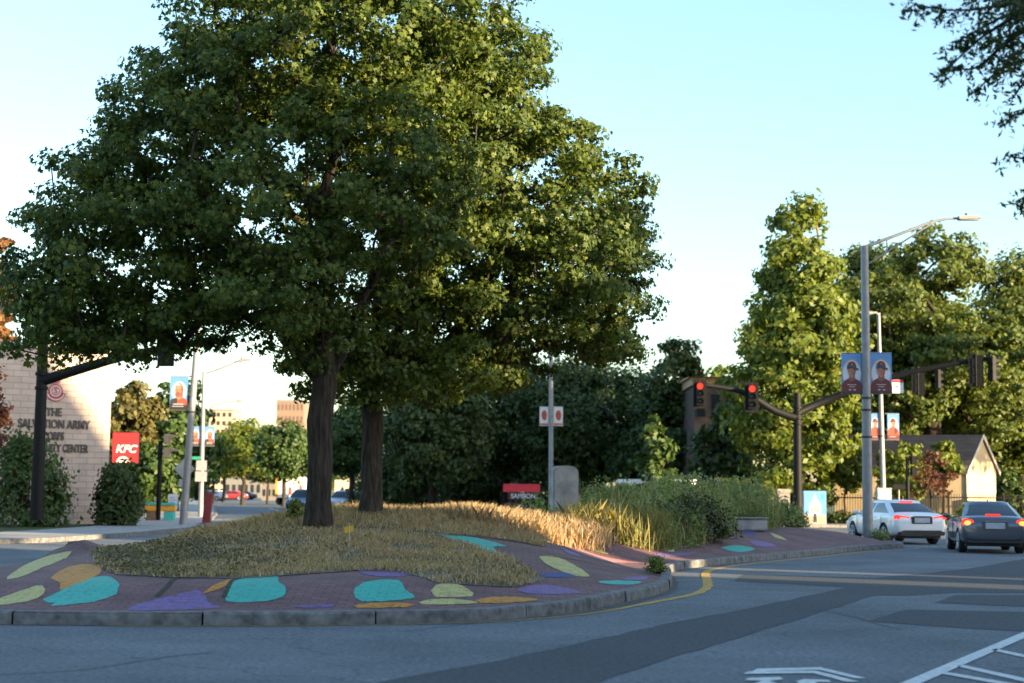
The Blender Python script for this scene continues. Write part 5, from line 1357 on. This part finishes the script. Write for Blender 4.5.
# red food stall in the dark under the trees
def stall():
    D = 104; a = at(503, 512, D); b = at(540, 484, D); x = (a.x + b.x) / 2; w = (b.x - a.x) / 2; h = b.z - .1
    root = empty('food_stall', (x, D, .1), 0, 'red canopied food stall in the dark shade under the park trees', 'stall')
    mb = MB(); mb.prism([(-.9, h * .74), (.5, h * .78), (.5, h), (-.1, h * .98)], 'x', -w, w); mb.build('canopy', mat('stall_red', (.75, .03, .03), .6), root)
    mb = MB(); mb.box(-w * .75, -1.0, h * .50, w * .82, -.93, h * .72); mb.build('sign_board', mat('sign_board', (.12, .02, .02), .6), root)
    text_part('lettering', 'SAMBON', h * .2, M['white'], root, (.1, -1.01, h * .61), ext=.01, sx=.95, bold=.01)
    mb = MB(); mb.box(-w * .9, -.6, 0, w * .9, .4, h * .4); mb.build('counter', M['wood'], root)
    for sx in (-1, 1): mb = MB(); mb.tube([(sx * w * .95, -.85, 0), (sx * w * .95, -.85, h * .75)], .04, 8); mb.build('post', M['black'], root)
stall()

# ------------------------------------------------------------------ shed and other buildings
M['cream'] = mat('cream_render', (0.48, 0.38, 0.24), 0.8, var=.08, scale=1.5, bump=.15)
M['shingle'] = brick_mat('brown_shingles', (0.13, 0.095, 0.075), (0.10, 0.075, 0.06), (0.06, 0.045, 0.04), 0.5, 0.22, 0.012, .2, plane='XZ', bump=.3)
M['trim'] = mat('pale_trim', (0.55, 0.50, 0.42), .6)
def shed():
    D = 88.0; c = at(968, 520, D); gx = at(1003, 520, D + .0)
    ang = 0.0
    root = empty('park_shed', (c.x, D, .1), ang, 'cream shed with brown gabled roof behind the cars', 'shed')
    # local: gable face along +x from the corner, long side runs away to the left (-x) ; the corner is at the origin
    gw = 3.05; lw = 7.2; eh = zat(968, 470, D) - .1; rh = zat(985, 437, D) - .1
    # gable faces right/front: direction of gable wall
    gd = Vector((.72, .69)); ld = Vector((-.95, .30))
    g1 = gd * gw; l1 = ld * lw
    def P(u, v): return Vector((0, 0)) + g1 * u + l1 * v
    def V(u, v, z): p = P(u, v); return (p.x, p.y, z)
    mb = MB()
    mb.add([V(0, 0, 0), V(1, 0, 0), V(1, 1, 0), V(0, 1, 0), V(0, 0, eh), V(1, 0, eh), V(1, 1, eh), V(0, 1, eh), V(.5, 0, rh), V(.5, 1, rh)],
           [(0, 1, 5, 8, 4), (1, 2, 6, 5), (2, 3, 7, 9, 6), (3, 0, 4, 7)]); mb.build('wall', M['cream'], root)
    ov = .07; k = (rh - eh) / .5; t = .14
    mb = MB()
    for s in (0, 1):
        u0 = -ov if s == 0 else 1 + ov; z0 = eh - ov * k
        vs = [V(u0, -.015, z0), V(.5, -.015, rh), V(.5, 1.05, rh), V(u0, 1.05, z0)]
        vs = [(a_, b_, c_ + .02) for a_, b_, c_ in vs] + [(a_, b_, c_ + .02 + t) for a_, b_, c_ in vs]
        mb.add(vs, [(0, 1, 2, 3), (4, 7, 6, 5), (0, 4, 5, 1), (1, 5, 6, 2), (2, 6, 7, 3), (3, 7, 4, 0)])
    mb.build('roof', M['shingle'], root)
    mb = MB()
    for s in (0, 1):
        u0 = -ov if s == 0 else 1 + ov; z0 = eh - ov * k
        a_ = Vector(V(u0, -.0175, z0 + .0)); b_ = Vector(V(.5, -.0175, rh)); vs = [a_, b_, b_ + Vector((0, 0, .2)), a_ + Vector((0, 0, .2))]
        off = Vector((-l1.x, -l1.y, 0)).normalized() * .04
        mb.add([tuple(v) for v in vs] + [tuple(v + off) for v in vs], [(0, 1, 2, 3), (4, 7, 6, 5), (0, 4, 5, 1), (1, 5, 6, 2), (2, 6, 7, 3), (3, 7, 4, 0)])
    mb.build('barge_board', M['trim'], root)
    mb = MB()
    for u in (-.004, ): mb.box(-.06, -.06, 0, .06, .06, eh)
    mb.build('corner_board', M['trim'], root)
shed()
def low_wall():
    D = 98; a = at(848, 515, D); b = at(884, 470, D); root = empty('garden_wall', ((a.x + b.x) / 2, D, .1), 0, 'sunlit cream wall glimpsed behind the lime tree trunk', 'wall')
    w = (b.x - a.x) / 2; mb = MB(); mb.box(-w, 0, 0, w, .3, b.z - .35); mb.build('panel', M['cream'], root); mb = MB(); mb.box(-w - .05, -.06, b.z - .348, w + .05, .36, b.z - .15); mb.build('coping', M['trim'], root)
low_wall()
# iron fence and clipped hedge along the far pavement
def fence(px0, px1, D, label):
    a = at(px0, 515, D); b = at(px1, 515, D); h = zat((px0 + px1) / 2, 494, D) - .1
    root = empty('iron_fence', (a.x, D, .1), 0, label, 'fence'); L = b.x - a.x
    mb = MB(); mb.box(0, -.02, h * .86, L, .02, h * .9); mb.box(0, -.02, .15, L, .02, .19); mb.build('rail', M['black'], root)
    mb = MB(); n_ = int(L / .14)
    for i in range(n_): x = (i + .5) * L / n_; mb.box(x - .012, -.033, 0.05, x + .012, -.021, h)
    mb.build('paling', M['black'], root)
    k = int(L / 2.4)
    for i in range(k + 1): mb = MB(); x = i * L / k; mb.box(x - .05, -.05, 0, x + .05, .05, h * 1.06); mb.build('fence_post', M['black'], root)
fence(806, 878, 86.3, 'black iron fence along the far pavement, left of the slimmer lamp post')
fence(893, 1060, 86.8, 'black iron fence along the far pavement in front of the shed')
def hedge(label, px0, px1, D, top, seed):
    rng = np.random.default_rng(seed); a = at(px0, 515, D); b = at(px1, 515, D); h = zat((px0 + px1) / 2, top, D) - .1
    root = empty('hedge', (a.x, D, .1), 0, label, 'hedge'); n_ = 5200; L = b.x - a.x
    P = np.stack([rng.random(n_) * L, (rng.random(n_) - .5) * .9, h * (rng.random(n_)) * (.85 + .25 * np.sin(rng.random(n_) * 6))], 1)
    me = ngon_mesh('foliage', leaf_verts(P, rng.normal(size=P.shape) + np.array([0, -.5, .6]), .17, LEAF4, rng), 4); me.materials.append(LM['dark']); o = bpy.data.objects.new('foliage', me); COL.objects.link(o); o.parent = root
    mb = MB()
    for i in range(int(L / .6)): mb.tube([(i * .6, 0, 0), (i * .6 + .1, 0, h * .7)], .02, 5)
    mb.build('stem', M['bark'], root, fix=False)
hedge('low dark hedge at the foot of the fence behind the white car', 806, 1060, 85.3, 514, 5)

def far_building(name, label, px0, px1, top, D, mwall, floors, cols, roofm=None, dep=16, band=True, winm=None, wfrac=.55, zb=0.1, bottom_z=None, wing=None):
    a = at(px0, 480, D); b = at(px1, top, D); w = b.x - a.x; h = b.z - zb
    root = empty(name, (a.x, D, zb), 0, label, 'building'); mb = MB(); mb.box(0, 0, -.1, w, dep, h); mb.build('wall', mwall, root)
    mb = MB(); mb.box(-.15, -.15, h, w + .15, dep + .15, h + .5); mb.build('roof', roofm or M['coping'], root)
    fh = h / floors; cw = w / cols
    for f in range(floors):
        for c_ in range(cols):
            x0 = c_ * cw + cw * (1 - wfrac) / 2; z0 = f * fh + fh * .3
            mb = MB(); mb.box(x0, -.06, z0, x0 + cw * wfrac, -.004, z0 + fh * .5); mb.build('window', winm or M['glass'], root)
    return root
far_building('apartment_tower', 'distant cream tower block with a grey corner seen over the street trees', 208, 233, 411, 420, mat('tower_cream', (.42, .34, .25), .8), 10, 4, dep=14)
def drum():
    D = 418; c = at(237, 480, D); root = empty('rounded_tower', (c.x, D, .1), 0, 'distant grey rounded tower joined to the right of the cream tower', 'building'); h = zat(237, 411, D) - .1
    mb = MB(); mb.lathe([(0, 0), (1.5, 0), (1.5, h), (0, h)], 20); mb.build('wall', mat('drum_grey', (.22, .22, .23), .7), root, smooth=True); mb = MB(); mb.lathe([(0, h), (1.6, h), (1.6, h + .4), (0, h + .4)], 20); mb.build('roof', M['coping'], root, smooth=True)
    for f in range(8): mb = MB(); mb.lathe([(1.5, h * (f + .4) / 8), (1.53, h * (f + .4) / 8), (1.53, h * (f + .65) / 8), (1.5, h * (f + .65) / 8)], 20); mb.build('window_band', M['glass'], root)
drum()
far_building('office_tower', 'distant brown ribbed tower block just left of the thicker maple trunk', 275, 304, 402, 360, mat('tower_brown', (.22, .15, .115), .8), 8, 7, winm=mat('brown_panel', (.12, .08, .06), .6), wfrac=.45)
far_building('shop_building', 'pale shop building at the end of the left street', 225, 262, 466, 330, mat('shop_white', (.17, .165, .16), .8), 2, 6)
far_building('shop_building', 'cream low shop building right of the far traffic light', 262, 282, 474, 250, mat('shop_cream', (.18, .16, .14), .8), 2, 4)
far_building('brown_building', 'dark brick building with a flat tan roof band behind the left signal arm', 694, 752, 386, 97, brick_mat('dark_brick', (.085, .06, .05), (.07, .05, .042), (.05, .045, .04), .3, .1, .01, .2), 3, 4, roofm=M['tan'], dep=14)
def roofband():
    D = 96.6; a = at(694, 480, D); b = at(752, 376, D); z0 = zat(720, 386, D) + .52
    root = empty('roof_parapet', (a.x, D, z0), 0, 'tan weathered roof slope on top of the dark brick building', 'roof'); w = b.x - a.x; h = b.z - z0
    mb = MB(); mb.prism([(-.4, 0), (8, 0), (8, h), (2.5, h)], 'x', -.3, w + .3); mb.build('slope', mat('roof_tan', (.40, .28, .18), .85, var=.2, scale=3), root)
roofband()
signal_head('traffic_light', 'distant traffic light showing green over the left street', at(216, 474, 165), rad(0), 'green', None, scale=1.4)
o = empty('signal_pole', (at(213, 505, 166).x, 166, .1), 0, 'distant black pole carrying the green traffic light', 'traffic mast')
mb = MB(); hh = zat(213, 470, 166) - .1; mb.tube([(0, 0, 0), (0, 0, hh)], .12, 8); mb.build('pole', M['black'], o); mb = MB(); mb.tube([(0, 0, hh - .1), (.6, -.6, hh)], .06, 8); mb.build('arm', M['black'], o)
for k, (px, lab) in enumerate([(262, 'pale street post in front of the far shops, left one'), (273.5, 'pale street post in front of the far shops, right one near the trailer')]):
    simple_post('street_post', lab, px, 150, 476, 508, .16, M['galv'])
# mailbox-like piers left of the stall
for px, lab in [(464, 'pale wooden post under the dark trees, left of the food stall'), (477, 'thicker tan wooden post under the dark trees, beside the food stall')]:
    simple_post('wooden_post', lab, px, 100, 484, 512, .2 if px == 464 else .3, M['tan'])

# ------------------------------------------------------------------ unseen buildings added off to the right to throw the evening shade
def shade_house(label, v0, v1, h0, h1, u0=45.0, dep=11.0):
    """added shade block square to the low sun: v across the light, u along it"""
    sx, sy = SUN_H.x, SUN_H.y
    o = (sx * u0 - sy * v0, sy * u0 + sx * v0)
    root = empty('added_shade_block', (o[0], o[1], -.02), math.atan2(sy, sx), label, 'building'); d = v1 - v0
    mb = MB(); mb.prism([(0, 0), (d, 0), (d, h1), (0, h0)], 'x', 0, dep); mb.build('wall', M['red_brick'], root)
    mb = MB(); mb.prism([(-.1, h0 + .002), (d + .1, h1 + .002), (d + .1, h1 + .4), (-.1, h0 + .4)], 'x', -.3, dep + .3); mb.build('roof', M['coping'], root)
    h = min(h0, h1); fl = max(2, int(h / 3.2)); n_ = max(1, int(d / 4))
    for f in range(fl):
        for c_ in range(n_):
            y = (c_ + .3) * d / n_; z = (f + .3) * h / fl
            mb = MB(); mb.box(-.05, y, z, -.004, y + 1.4, z + 1.5); mb.build('window', M['glass'], root)
M['red_brick'] = brick_mat('red_brick', (.22, .09, .06), (.18, .075, .05), (.25, .23, .2), .22, .075, .01, .15)
shade_house('long unseen brick block added to shade the road, nearest the junction', -70, 20.0, 22.4, 22.4)
shade_house('unseen slope topped brick block added to shade the maples, before the gap', 19.9, 27.9, 22.5, 15.5, u0=45.4, dep=10)
shade_house('low unseen brick block added in the gap to split the sun streak', 29.35, 30.9, 11.3, 11.3)
shade_house('narrow unseen brick block added for shade, just past the gap', 31.8, 35.5, 12.7, 13.5)
shade_house('tall unseen brick block added for shade, in the middle of the row', 35.4, 44, 24.5, 24.5, u0=45.4, dep=10)
shade_house('narrow unseen brick block, steep top added to shade the block wall diagonally', 43.9, 47.5, 24.4, 18.6)
shade_house('lower unseen brick block added to shade cars and banners, last of the row', 47.4, 60, 20.5, 20.5, u0=45.4, dep=10)
# ------------------------------------------------------------------ cars
CM = {}
def car_paint(k, c, metal=0.0): CM[k] = mat('car_paint_' + k, c, 0.28, metal, var=.03, scale=2, spec=.5, coat=.8); return CM[k]
car_paint('white', (.84, .85, .86)); car_paint('grey', (.10, .115, .14), .5); car_paint('silver', (.42, .45, .48), .3); car_paint('blue', (.05, .10, .20), .4); car_paint('red', (.38, .03, .03)); car_paint('black', (.02, .02, .022))
M['tyre'] = mat('tyre_rubber', (.02, .02, .02), .85); M['rim'] = mat('alloy', (.55, .56, .58), .35, .3); M['lamp_on'] = mat('tail_lamp_lit', (.5, .02, .01), .3, emit=(1., .035, .02), estr=0.5)
M['lamp_off'] = mat('tail_lamp', (.32, .012, .012), .2, emit=(1., .03, .02), estr=0.05); M['plastic'] = mat('black_plastic', (.025, .025, .027), .6); M['plate'] = mat('number_plate', (.42, .46, .52), .5); M['head_lamp'] = mat('head_lamp', (.6, .62, .65), .1)
M['chrome'] = mat('chrome', (.6, .6, .62), .15, .9); M['lamp_amber'] = mat('lamp_amber', (.6, .2, .02), .3, emit=(1., .24, .04), estr=0.9)
SEDAN = [(-2.45, .42, .74, .80, .74), (-2.40, .34, .84, .90, .84), (-2.25, .28, .94, 1.03, .895), (-1.9, .24, .98, 1.075, .92), (-1.3, .22, .97, 1.06, .93), (-.4, .21, .95, 1.02, .935), (.5, .21, .94, 1.0, .935), (1.05, .22, .93, 1.0, .925), (1.5, .23, .89, .955, .915), (2.0, .25, .80, .87, .88), (2.3, .28, .70, .76, .80), (2.45, .34, .58, .62, .68)]
def body_mesh(st, name):
    vs = []; fs = []
    for (y, zb, zs, zd, w) in st:
        half = [(0, zb), (w * .82, zb), (w * .955, zb + .07), (w, zb + .22), (w * 1.0, zs * .62 + .08), (w * .975, zs - .03), (w * .90, zd - .03), (w * .55, zd), (0, zd + .005)]
        ring = half + [(-x, z) for x, z in half[-2:0:-1]]
        for x, z in ring: vs.append((x, y, z))
    R = 16; n_ = len(st)
    for i in range(n_ - 1):
        for k in range(R): fs.append((i * R + k, i * R + (k + 1) % R, (i + 1) * R + (k + 1) % R, (i + 1) * R + k))
    fs.append(tuple(range(R - 1, -1, -1))); fs.append(tuple((n_ - 1) * R + k for k in range(R)))
    me = bpy.data.meshes.new(name); me.from_pydata(vs, [], fs)
    bm = bmesh.new(); bm.from_mesh(me); bmesh.ops.recalc_face_normals(bm, faces=bm.faces); bm.to_mesh(me); bm.free()
    return me
def body_cut(st, wheels, r, paint):
    """body shell with real wheel arches: subdivided, then the arches cut out"""
    me = body_mesh(st, 'body'); o = bpy.data.objects.new('body', me); COL.objects.link(o); me.materials.append(paint); me.materials.append(M['plastic'])
    o.modifiers.new('s', 'SUBSURF').levels = 2; o.modifiers['s'].render_levels = 2
    mb = MB()
    for y in wheels: mb.tube([(-1.3, y, r - .01), (-.55, y, r - .01)], r + .055, 28); mb.tube([(.55, y, r - .01), (1.3, y, r - .01)], r + .055, 28)
    cut = mb.build('arch_cutter', M['plastic']); cut.data.materials.clear(); cut.data.materials.append(paint); cut.data.materials.append(M['plastic'])
    for p in cut.data.polygons: p.material_index = 1
    b = o.modifiers.new('b', 'BOOLEAN'); b.object = cut; b.operation = 'DIFFERENCE'; b.solver = 'EXACT'
    bpy.context.view_layer.update()
    dg = bpy.context.evaluated_depsgraph_get(); nm = bpy.data.meshes.new_from_object(o.evaluated_get(dg))
    o.modifiers.clear(); o.data = nm; nm.name = 'body'
    bpy.data.objects.remove(cut)
    for p in nm.polygons: p.use_smooth = True
    nm.set_sharp_from_angle(angle=rad(35))
    return o
def sedan(name, label, loc, rz, paint, lit=True, group=None, detail=True, scale=(1, 1, 1), Hr=1.46, plate_low=False, style=0, tail='sedan'):
    root = empty(name, loc, rz, label, 'car', group); root.scale = scale
    r = .335; wy = (-1.42, 1.40)
    bd = body_cut(SEDAN, wy, r, paint); bd.parent = root
    # greenhouse
    if tail == 'sedan': yr0, yr1, yf1, yf0 = -2.02, -1.02, .42, 1.28
    else: yr0, yr1, yf1, yf0 = -2.28, -2.0, .42, 1.28
    zb, zg0, zg1 = .965, 1.02, Hr - .11
    wb, wt = .845, .60
    def ring(t, z):
        """t 0 belt .. 1 roof; half outline from rear centre to front centre"""
        w = wb + (wt - wb) * t; ya = yr0 + (yr1 - yr0) * t; yb = yf0 + (yf1 - yf0) * t
        bul = .03 * math.sin(math.pi * t)
        P = [(0, ya - .03), (w * .52, ya - .015), (w * .86, ya + .07), (w * .985 + bul, ya + .30), (w + bul, ya + (yb - ya) * .30), (w + bul, -.32), (w + bul, -.25), (w + bul, ya + (yb - ya) * .74), (w * .985 + bul, yb - .28), (w * .88, yb - .07), (w * .5, yb), (0, yb + .02)]
        return [(x, y, z) for x, y in P] + [(-x, y, z) for x, y in P[-2:0:-1]]
    lv = [(0.0, zb), (.07, zg0), (.30, zg0 + (zg1 - zg0) * .33), (.58, zg0 + (zg1 - zg0) * .66), (.86, zg1), (.97, Hr - .045)]
    vs = []; 
    for t, z in lv: vs += ring(t, z)
    top = [(x * .80, y * .0 + (y - (yr1 + yf1) / 2) * .86 + (yr1 + yf1) / 2, Hr) for x, y, z in ring(1.0, Hr)]; vs += top
    R = 22; parts = {'roof': [], 'rear_window': [], 'side_window': [], 'windscreen': []}
    half_lab = ['rear_window', 'rear_window', 'roof', 'side_window', 'side_window', 'roof', 'side_window', 'side_window', 'roof', 'windscreen', 'windscreen']
    lab = half_lab + half_lab[::-1]
    for i in range(len(lv)):
        for k in range(R):
            f = (i * R + k, i * R + (k + 1) % R, (i + 1) * R + (k + 1) % R, (i + 1) * R + k)
            parts[lab[k] if 1 <= i < 4 else 'roof'].append(f)
    parts['roof'].append(tuple(len(lv) * R + k for k in range(R)))
    for nm, fs in parts.items():
        me = bpy.data.meshes.new(nm)
        used = sorted({i for f in fs for i in f}); mp = {u: i for i, u in enumerate(used)}
        me.from_pydata([vs[u] for u in used], [], [[mp[i] for i in f] for f in fs])
        bm = bmesh.new(); bm.from_mesh(me); bmesh.ops.recalc_face_normals(bm, faces=bm.faces); bm.to_mesh(me); bm.free()
        for p in me.polygons: p.use_smooth = True
        me.set_sharp_from_angle(angle=rad(50))
        link_mesh(nm, me, paint if nm == 'roof' else M['glass'], root)
    # wheels
    for y in wy:
        for s in (-1, 1):
            x = s * .80; w = MB(); w.tube([(x - s * .11, y, r), (x - s * .09, y, r), (x + s * .09, y, r), (x + s * .115, y, r)], [r - .03, r, r, r - .03], 26)
            wo = w.build('wheel', M['tyre'], root, smooth=True)
            m_ = MB(); m_.tube([(x + s * .05, y, r), (x + s * .118, y, r)], [.225, .225], 24); wr = m_.build('rim', M['plastic'], wo, smooth=True)
            m_ = MB()
            for k in range(5):
                a = k * 1.2566 + .3; c, sn = math.cos(a), math.sin(a)
                for q in (-.16, .16):
                    c2, s2 = math.cos(a + q), math.sin(a + q)
                    m_.tube([(x + s * .126, y + c * .05, r + sn * .05), (x + s * .128, y + c2 * .215, r + s2 * .215)], .021, 5)
            m_.tube([(x + s * .119, y, r), (x + s * .135, y, r)], .055, 10)
            for k in range(24):
                a = k * .2618; b2 = a + .2618
                m_.tube([(x + s * .122, y + .222 * math.cos(a), r + .222 * math.sin(a)), (x + s * .122, y + .222 * math.cos(b2), r + .222 * math.sin(b2))], .013, 5, cap=False)
            m_.build('spoke', M['rim'], wo)
    # rear details
    lampm = M['lamp_on'] if lit else M['lamp_off']
    for s in (-1, 1):
        m_ = MB()
        if style == 0:   # wide slim lamps
            pl = [(.40, .90), (.44, .86), (.80, .80), (.865, .80), (.875, .945), (.80, .965)]
            yb_ = -2.425
        else:
            pl = [(.60, .93), (.58, .85), (.66, .77), (.84, .74), (.885, .78), (.89, .93), (.80, .975)]
            yb_ = -2.41
        P = [(s * u, v) for u, v in pl]
        front = [(x, yb_ + (.16 if abs(x) > .8 else (.05 if abs(x) > .7 else .0)) + .02 * 0, z) for x, z in P]; back = [(x, -2.18, z) for x, z in P]
        n_ = len(P); m_.add(front + back, [tuple(range(n_)), tuple(range(2 * n_ - 1, n_ - 1, -1))] + [(i, n_ + i, n_ + (i + 1) % n_, (i + 1) % n_) for i in range(n_)])
        tl = m_.build('tail_lamp', lampm, root, bevel=.008)
        if lit:
            m_ = MB(); cx = s * (.80 if style == 0 else .75); cz = .875 if style == 0 else .85
            m_.sphere((cx, yb_ + .015, cz), .075 if style else .05, 12, 8, 0, (1.3, .6, .9)); m_.build('bulb_glow', M['lamp_amber'] if style else M['lamp_on'], tl, smooth=True)
    m_ = MB(); zp = .80 if style == 0 else .78; yp = -2.447 if style == 0 else -2.45
    m_.box(-.265, yp - .03, zp - .085, .265, yp + .12, zp + .085); m_.build('number_plate', M['plate'], root, bevel=.005)
    m_ = MB(); m_.box(-.36, yp - .012, zp - .12, .36, yp + .15, zp + .105); m_.build('plate_recess', M['plastic'] if style == 0 else paint, root, bevel=.01)
    m_ = MB(); m_.box(-.30, yp - .045, zp + .108, .30, yp + .1, zp + .135); m_.build('garnish', M['chrome'], root, bevel=.005)
    # dark bumper insert
    m_ = MB(); pts = [(-.76, .30), (.76, .30), (.80, .40), (.62, .47 if style == 0 else .36), (-.62, .47 if style == 0 else .36), (-.80, .40)]
    m_.prism(pts, 'y', -2.462, -2.2); m_.build('bumper_insert', M['plastic'], root, bevel=.012)
    # third brake light
    m_ = MB(); 
    if style == 0: m_.box(-.23, yr1 - .14, Hr - .085, .23, yr1 - .03, Hr - .045)
    else: m_.box(-.2, -2.06, 1.062, .2, -1.92, 1.10)
    m_.build('brake_lamp', M['lamp_on'], root, bevel=.006)
    for s in (-1, 1):
        m_ = MB(); m_.sphere((s * 1.0, .88, 1.02), .1, 10, 7, 0, (1.1, .6, .72)); m_.box(s * .86 - .04, .86, .97, s * .86 + .08, .92, 1.0); m_.build('mirror', paint, root, smooth=True)
        for y in (-.72, .35): m_ = MB(); m_.box(s * .93 - .012, y - .1, .86, s * .93 + .018, y + .1, .885); m_.build('door_handle', paint, root, bevel=.006)
        m_ = MB()
        for y in (.92, -.28, -1.22): m_.box(s * .936 - .006, y - .007, .34, s * .936 + .002, y + .007, .92)
        m_.build('door_gap', M['plastic'], root)
        m_ = MB(); m_.sphere((s * .68, 2.28, .64), .14, 10, 7, 0, (1.1, .7, .5)); m_.build('headlight', M['head_lamp'], root, smooth=True)
    m_ = MB(); m_.box(-.78, -2.12, .2, .78, 2.15, .30); m_.build('underbody', M['plastic'], root)
    m_ = MB(); m_.prism([(-.03, Hr - .01), (.10, Hr - .01), (-.03, Hr + .05)], 'x', -.012, .012); sf = m_.build('aerial', paint, root); sf.location = (0, yr1 + .15, 0)
    return root
def place_car(px, D, rz, **k):
    x = xat(px, D, 530); return (x, D, 0.0)
sedan('parked_car', 'white saloon with dark rear bumper insert turning behind the right lamp post', place_car(893, 55.2, 0), rad(9), CM['white'], True, 'cars waiting at the right', style=0, scale=(1, 1, 1))
sedan('parked_car', 'dark grey saloon with brake lights on, nearest at the right edge', place_car(984, 47.2, 0), rad(-9), CM['grey'], True, 'cars waiting at the right', style=1, scale=(.98, .96, 1.0))
GF = 'cars on the left street'
sedan('parked_car', 'silver estate car half hidden behind the thicker maple trunk', (xat(344, 132), 132, 0), rad(168), CM['silver'], False, GF, tail='wagon', Hr=1.62)
sedan('parked_car', 'dark blue car just left of the thicker maple trunk', (xat(303, 136), 136, 0), rad(170), CM['blue'], False, GF, tail='wagon', Hr=1.68)
for k, (px, D, c, lab) in enumerate([(232, 245, 'red', 'small distant red car in front of the shops'), (218, 255, 'white', 'small distant white car beside the red one'), (242, 262, 'black', 'small distant black car right of the red one'), (210, 230, 'silver', 'small distant silver car behind the red post')]):
    sedan('parked_car', lab, (xat(px, D), D, 0), rad(80), CM[c], False, GF)
# white van behind the weeds
def van(label, px0, px1, top, D, rz):
    x = xat((px0 + px1) / 2, D); root = empty('parked_van', (x, D, .1), rz, label, 'van'); k = (zat(640, top, D) - .1) / 2.1
    root.scale = (k, k, k); mb = MB()
    mb.prism([(-2.5, .3), (2.4, .3), (2.5, .9), (1.9, 1.15), (1.35, 1.95), (1.1, 2.08), (-2.4, 2.1), (-2.5, 1.95)], 'x', -.95, .95); mb.build('body', CM['white'], root, bevel=.06)
    mb = MB()
    for s in (-1, 1): mb.prism([(1.62, 1.2), (1.2, 1.85), (.5, 1.85), (.5, 1.2)], 'x', s * .952, s * .966); mb.prism([(.3, 1.2), (.3, 1.85), (-.8, 1.85), (-.8, 1.2)], 'x', s * .952, s * .966)
    mb.build('side_window', M['glass'], root)
    mb = MB(); mb.add([(-.8, 1.93, 1.2), (.8, 1.93, 1.2), (.7, 1.43, 1.9), (-.7, 1.43, 1.9)], [(0, 1, 2, 3)]); mb.build('windscreen', M['glass'], root)
    for y in (-1.6, 1.6):
        for s in (-1, 1): mb = MB(); mb.tube([(s * .7, y, .33), (s * .97, y, .33)], .33, 18); mb.build('wheel', M['tyre'], root, smooth=True)
van('white van mostly hidden behind the tall weeds', 627, 665, 479, 86, rad(62))
# box trailer with coloured panels and a plain container
def trailer(name, label, px0, px1, top, D, m, panels):
    a = at(px0, 500, D); b = at(px1, top, D); w = b.x - a.x; h = b.z; root = empty(name, (a.x, D, 0), 0, label, 'trailer')
    mb = MB(); mb.box(0, 0, .8, w, 2.4, h); mb.build('box', m, root, bevel=.03)
    for i, (u0, u1, v0, v1, pm) in enumerate(panels): mb = MB(); mb.prism([(u0 * w, .8 + v0 * (h - .8)), (u1 * w, .8 + v0 * (h - .8)), ((u1 - .02) * w, .8 + v1 * (h - .8)), ((u0 + .01) * w, .8 + v1 * (h - .8))], 'y', -.03 - .004 * i, -.002); mb.build('panel', pm, root)
    for u in (.12, .22, .8, .9):
        mb = MB(); mb.tube([(u * w, .3, .45), (u * w, .6, .45)], .45, 16); mb.build('wheel', M['tyre'], root, smooth=True)
    mb = MB(); mb.box(0.1, .4, .5, w - .1, 2.0, .78); mb.build('chassis', M['plastic'], root)
trailer('box_trailer', 'white box trailer with faded coloured pictures parked on the left street', 275, 312, 477, 172, M['white'], [(.0, .08, .05, .95, M['orange_flat']), (.3, .5, .1, .7, BM['halo']), (.36, .46, .15, .5, BM['red']), (.62, .82, .2, .85, BM['pale']), (.66, .74, .3, .6, BM['dskin'])])
trailer('box_trailer', 'beige box trailer glimpsed between the two maple trunks', 334, 351, 480, 165, mat('beige_box', (.5, .42, .33), .6), [(.1, .9, .15, .25, BM['pale'])])
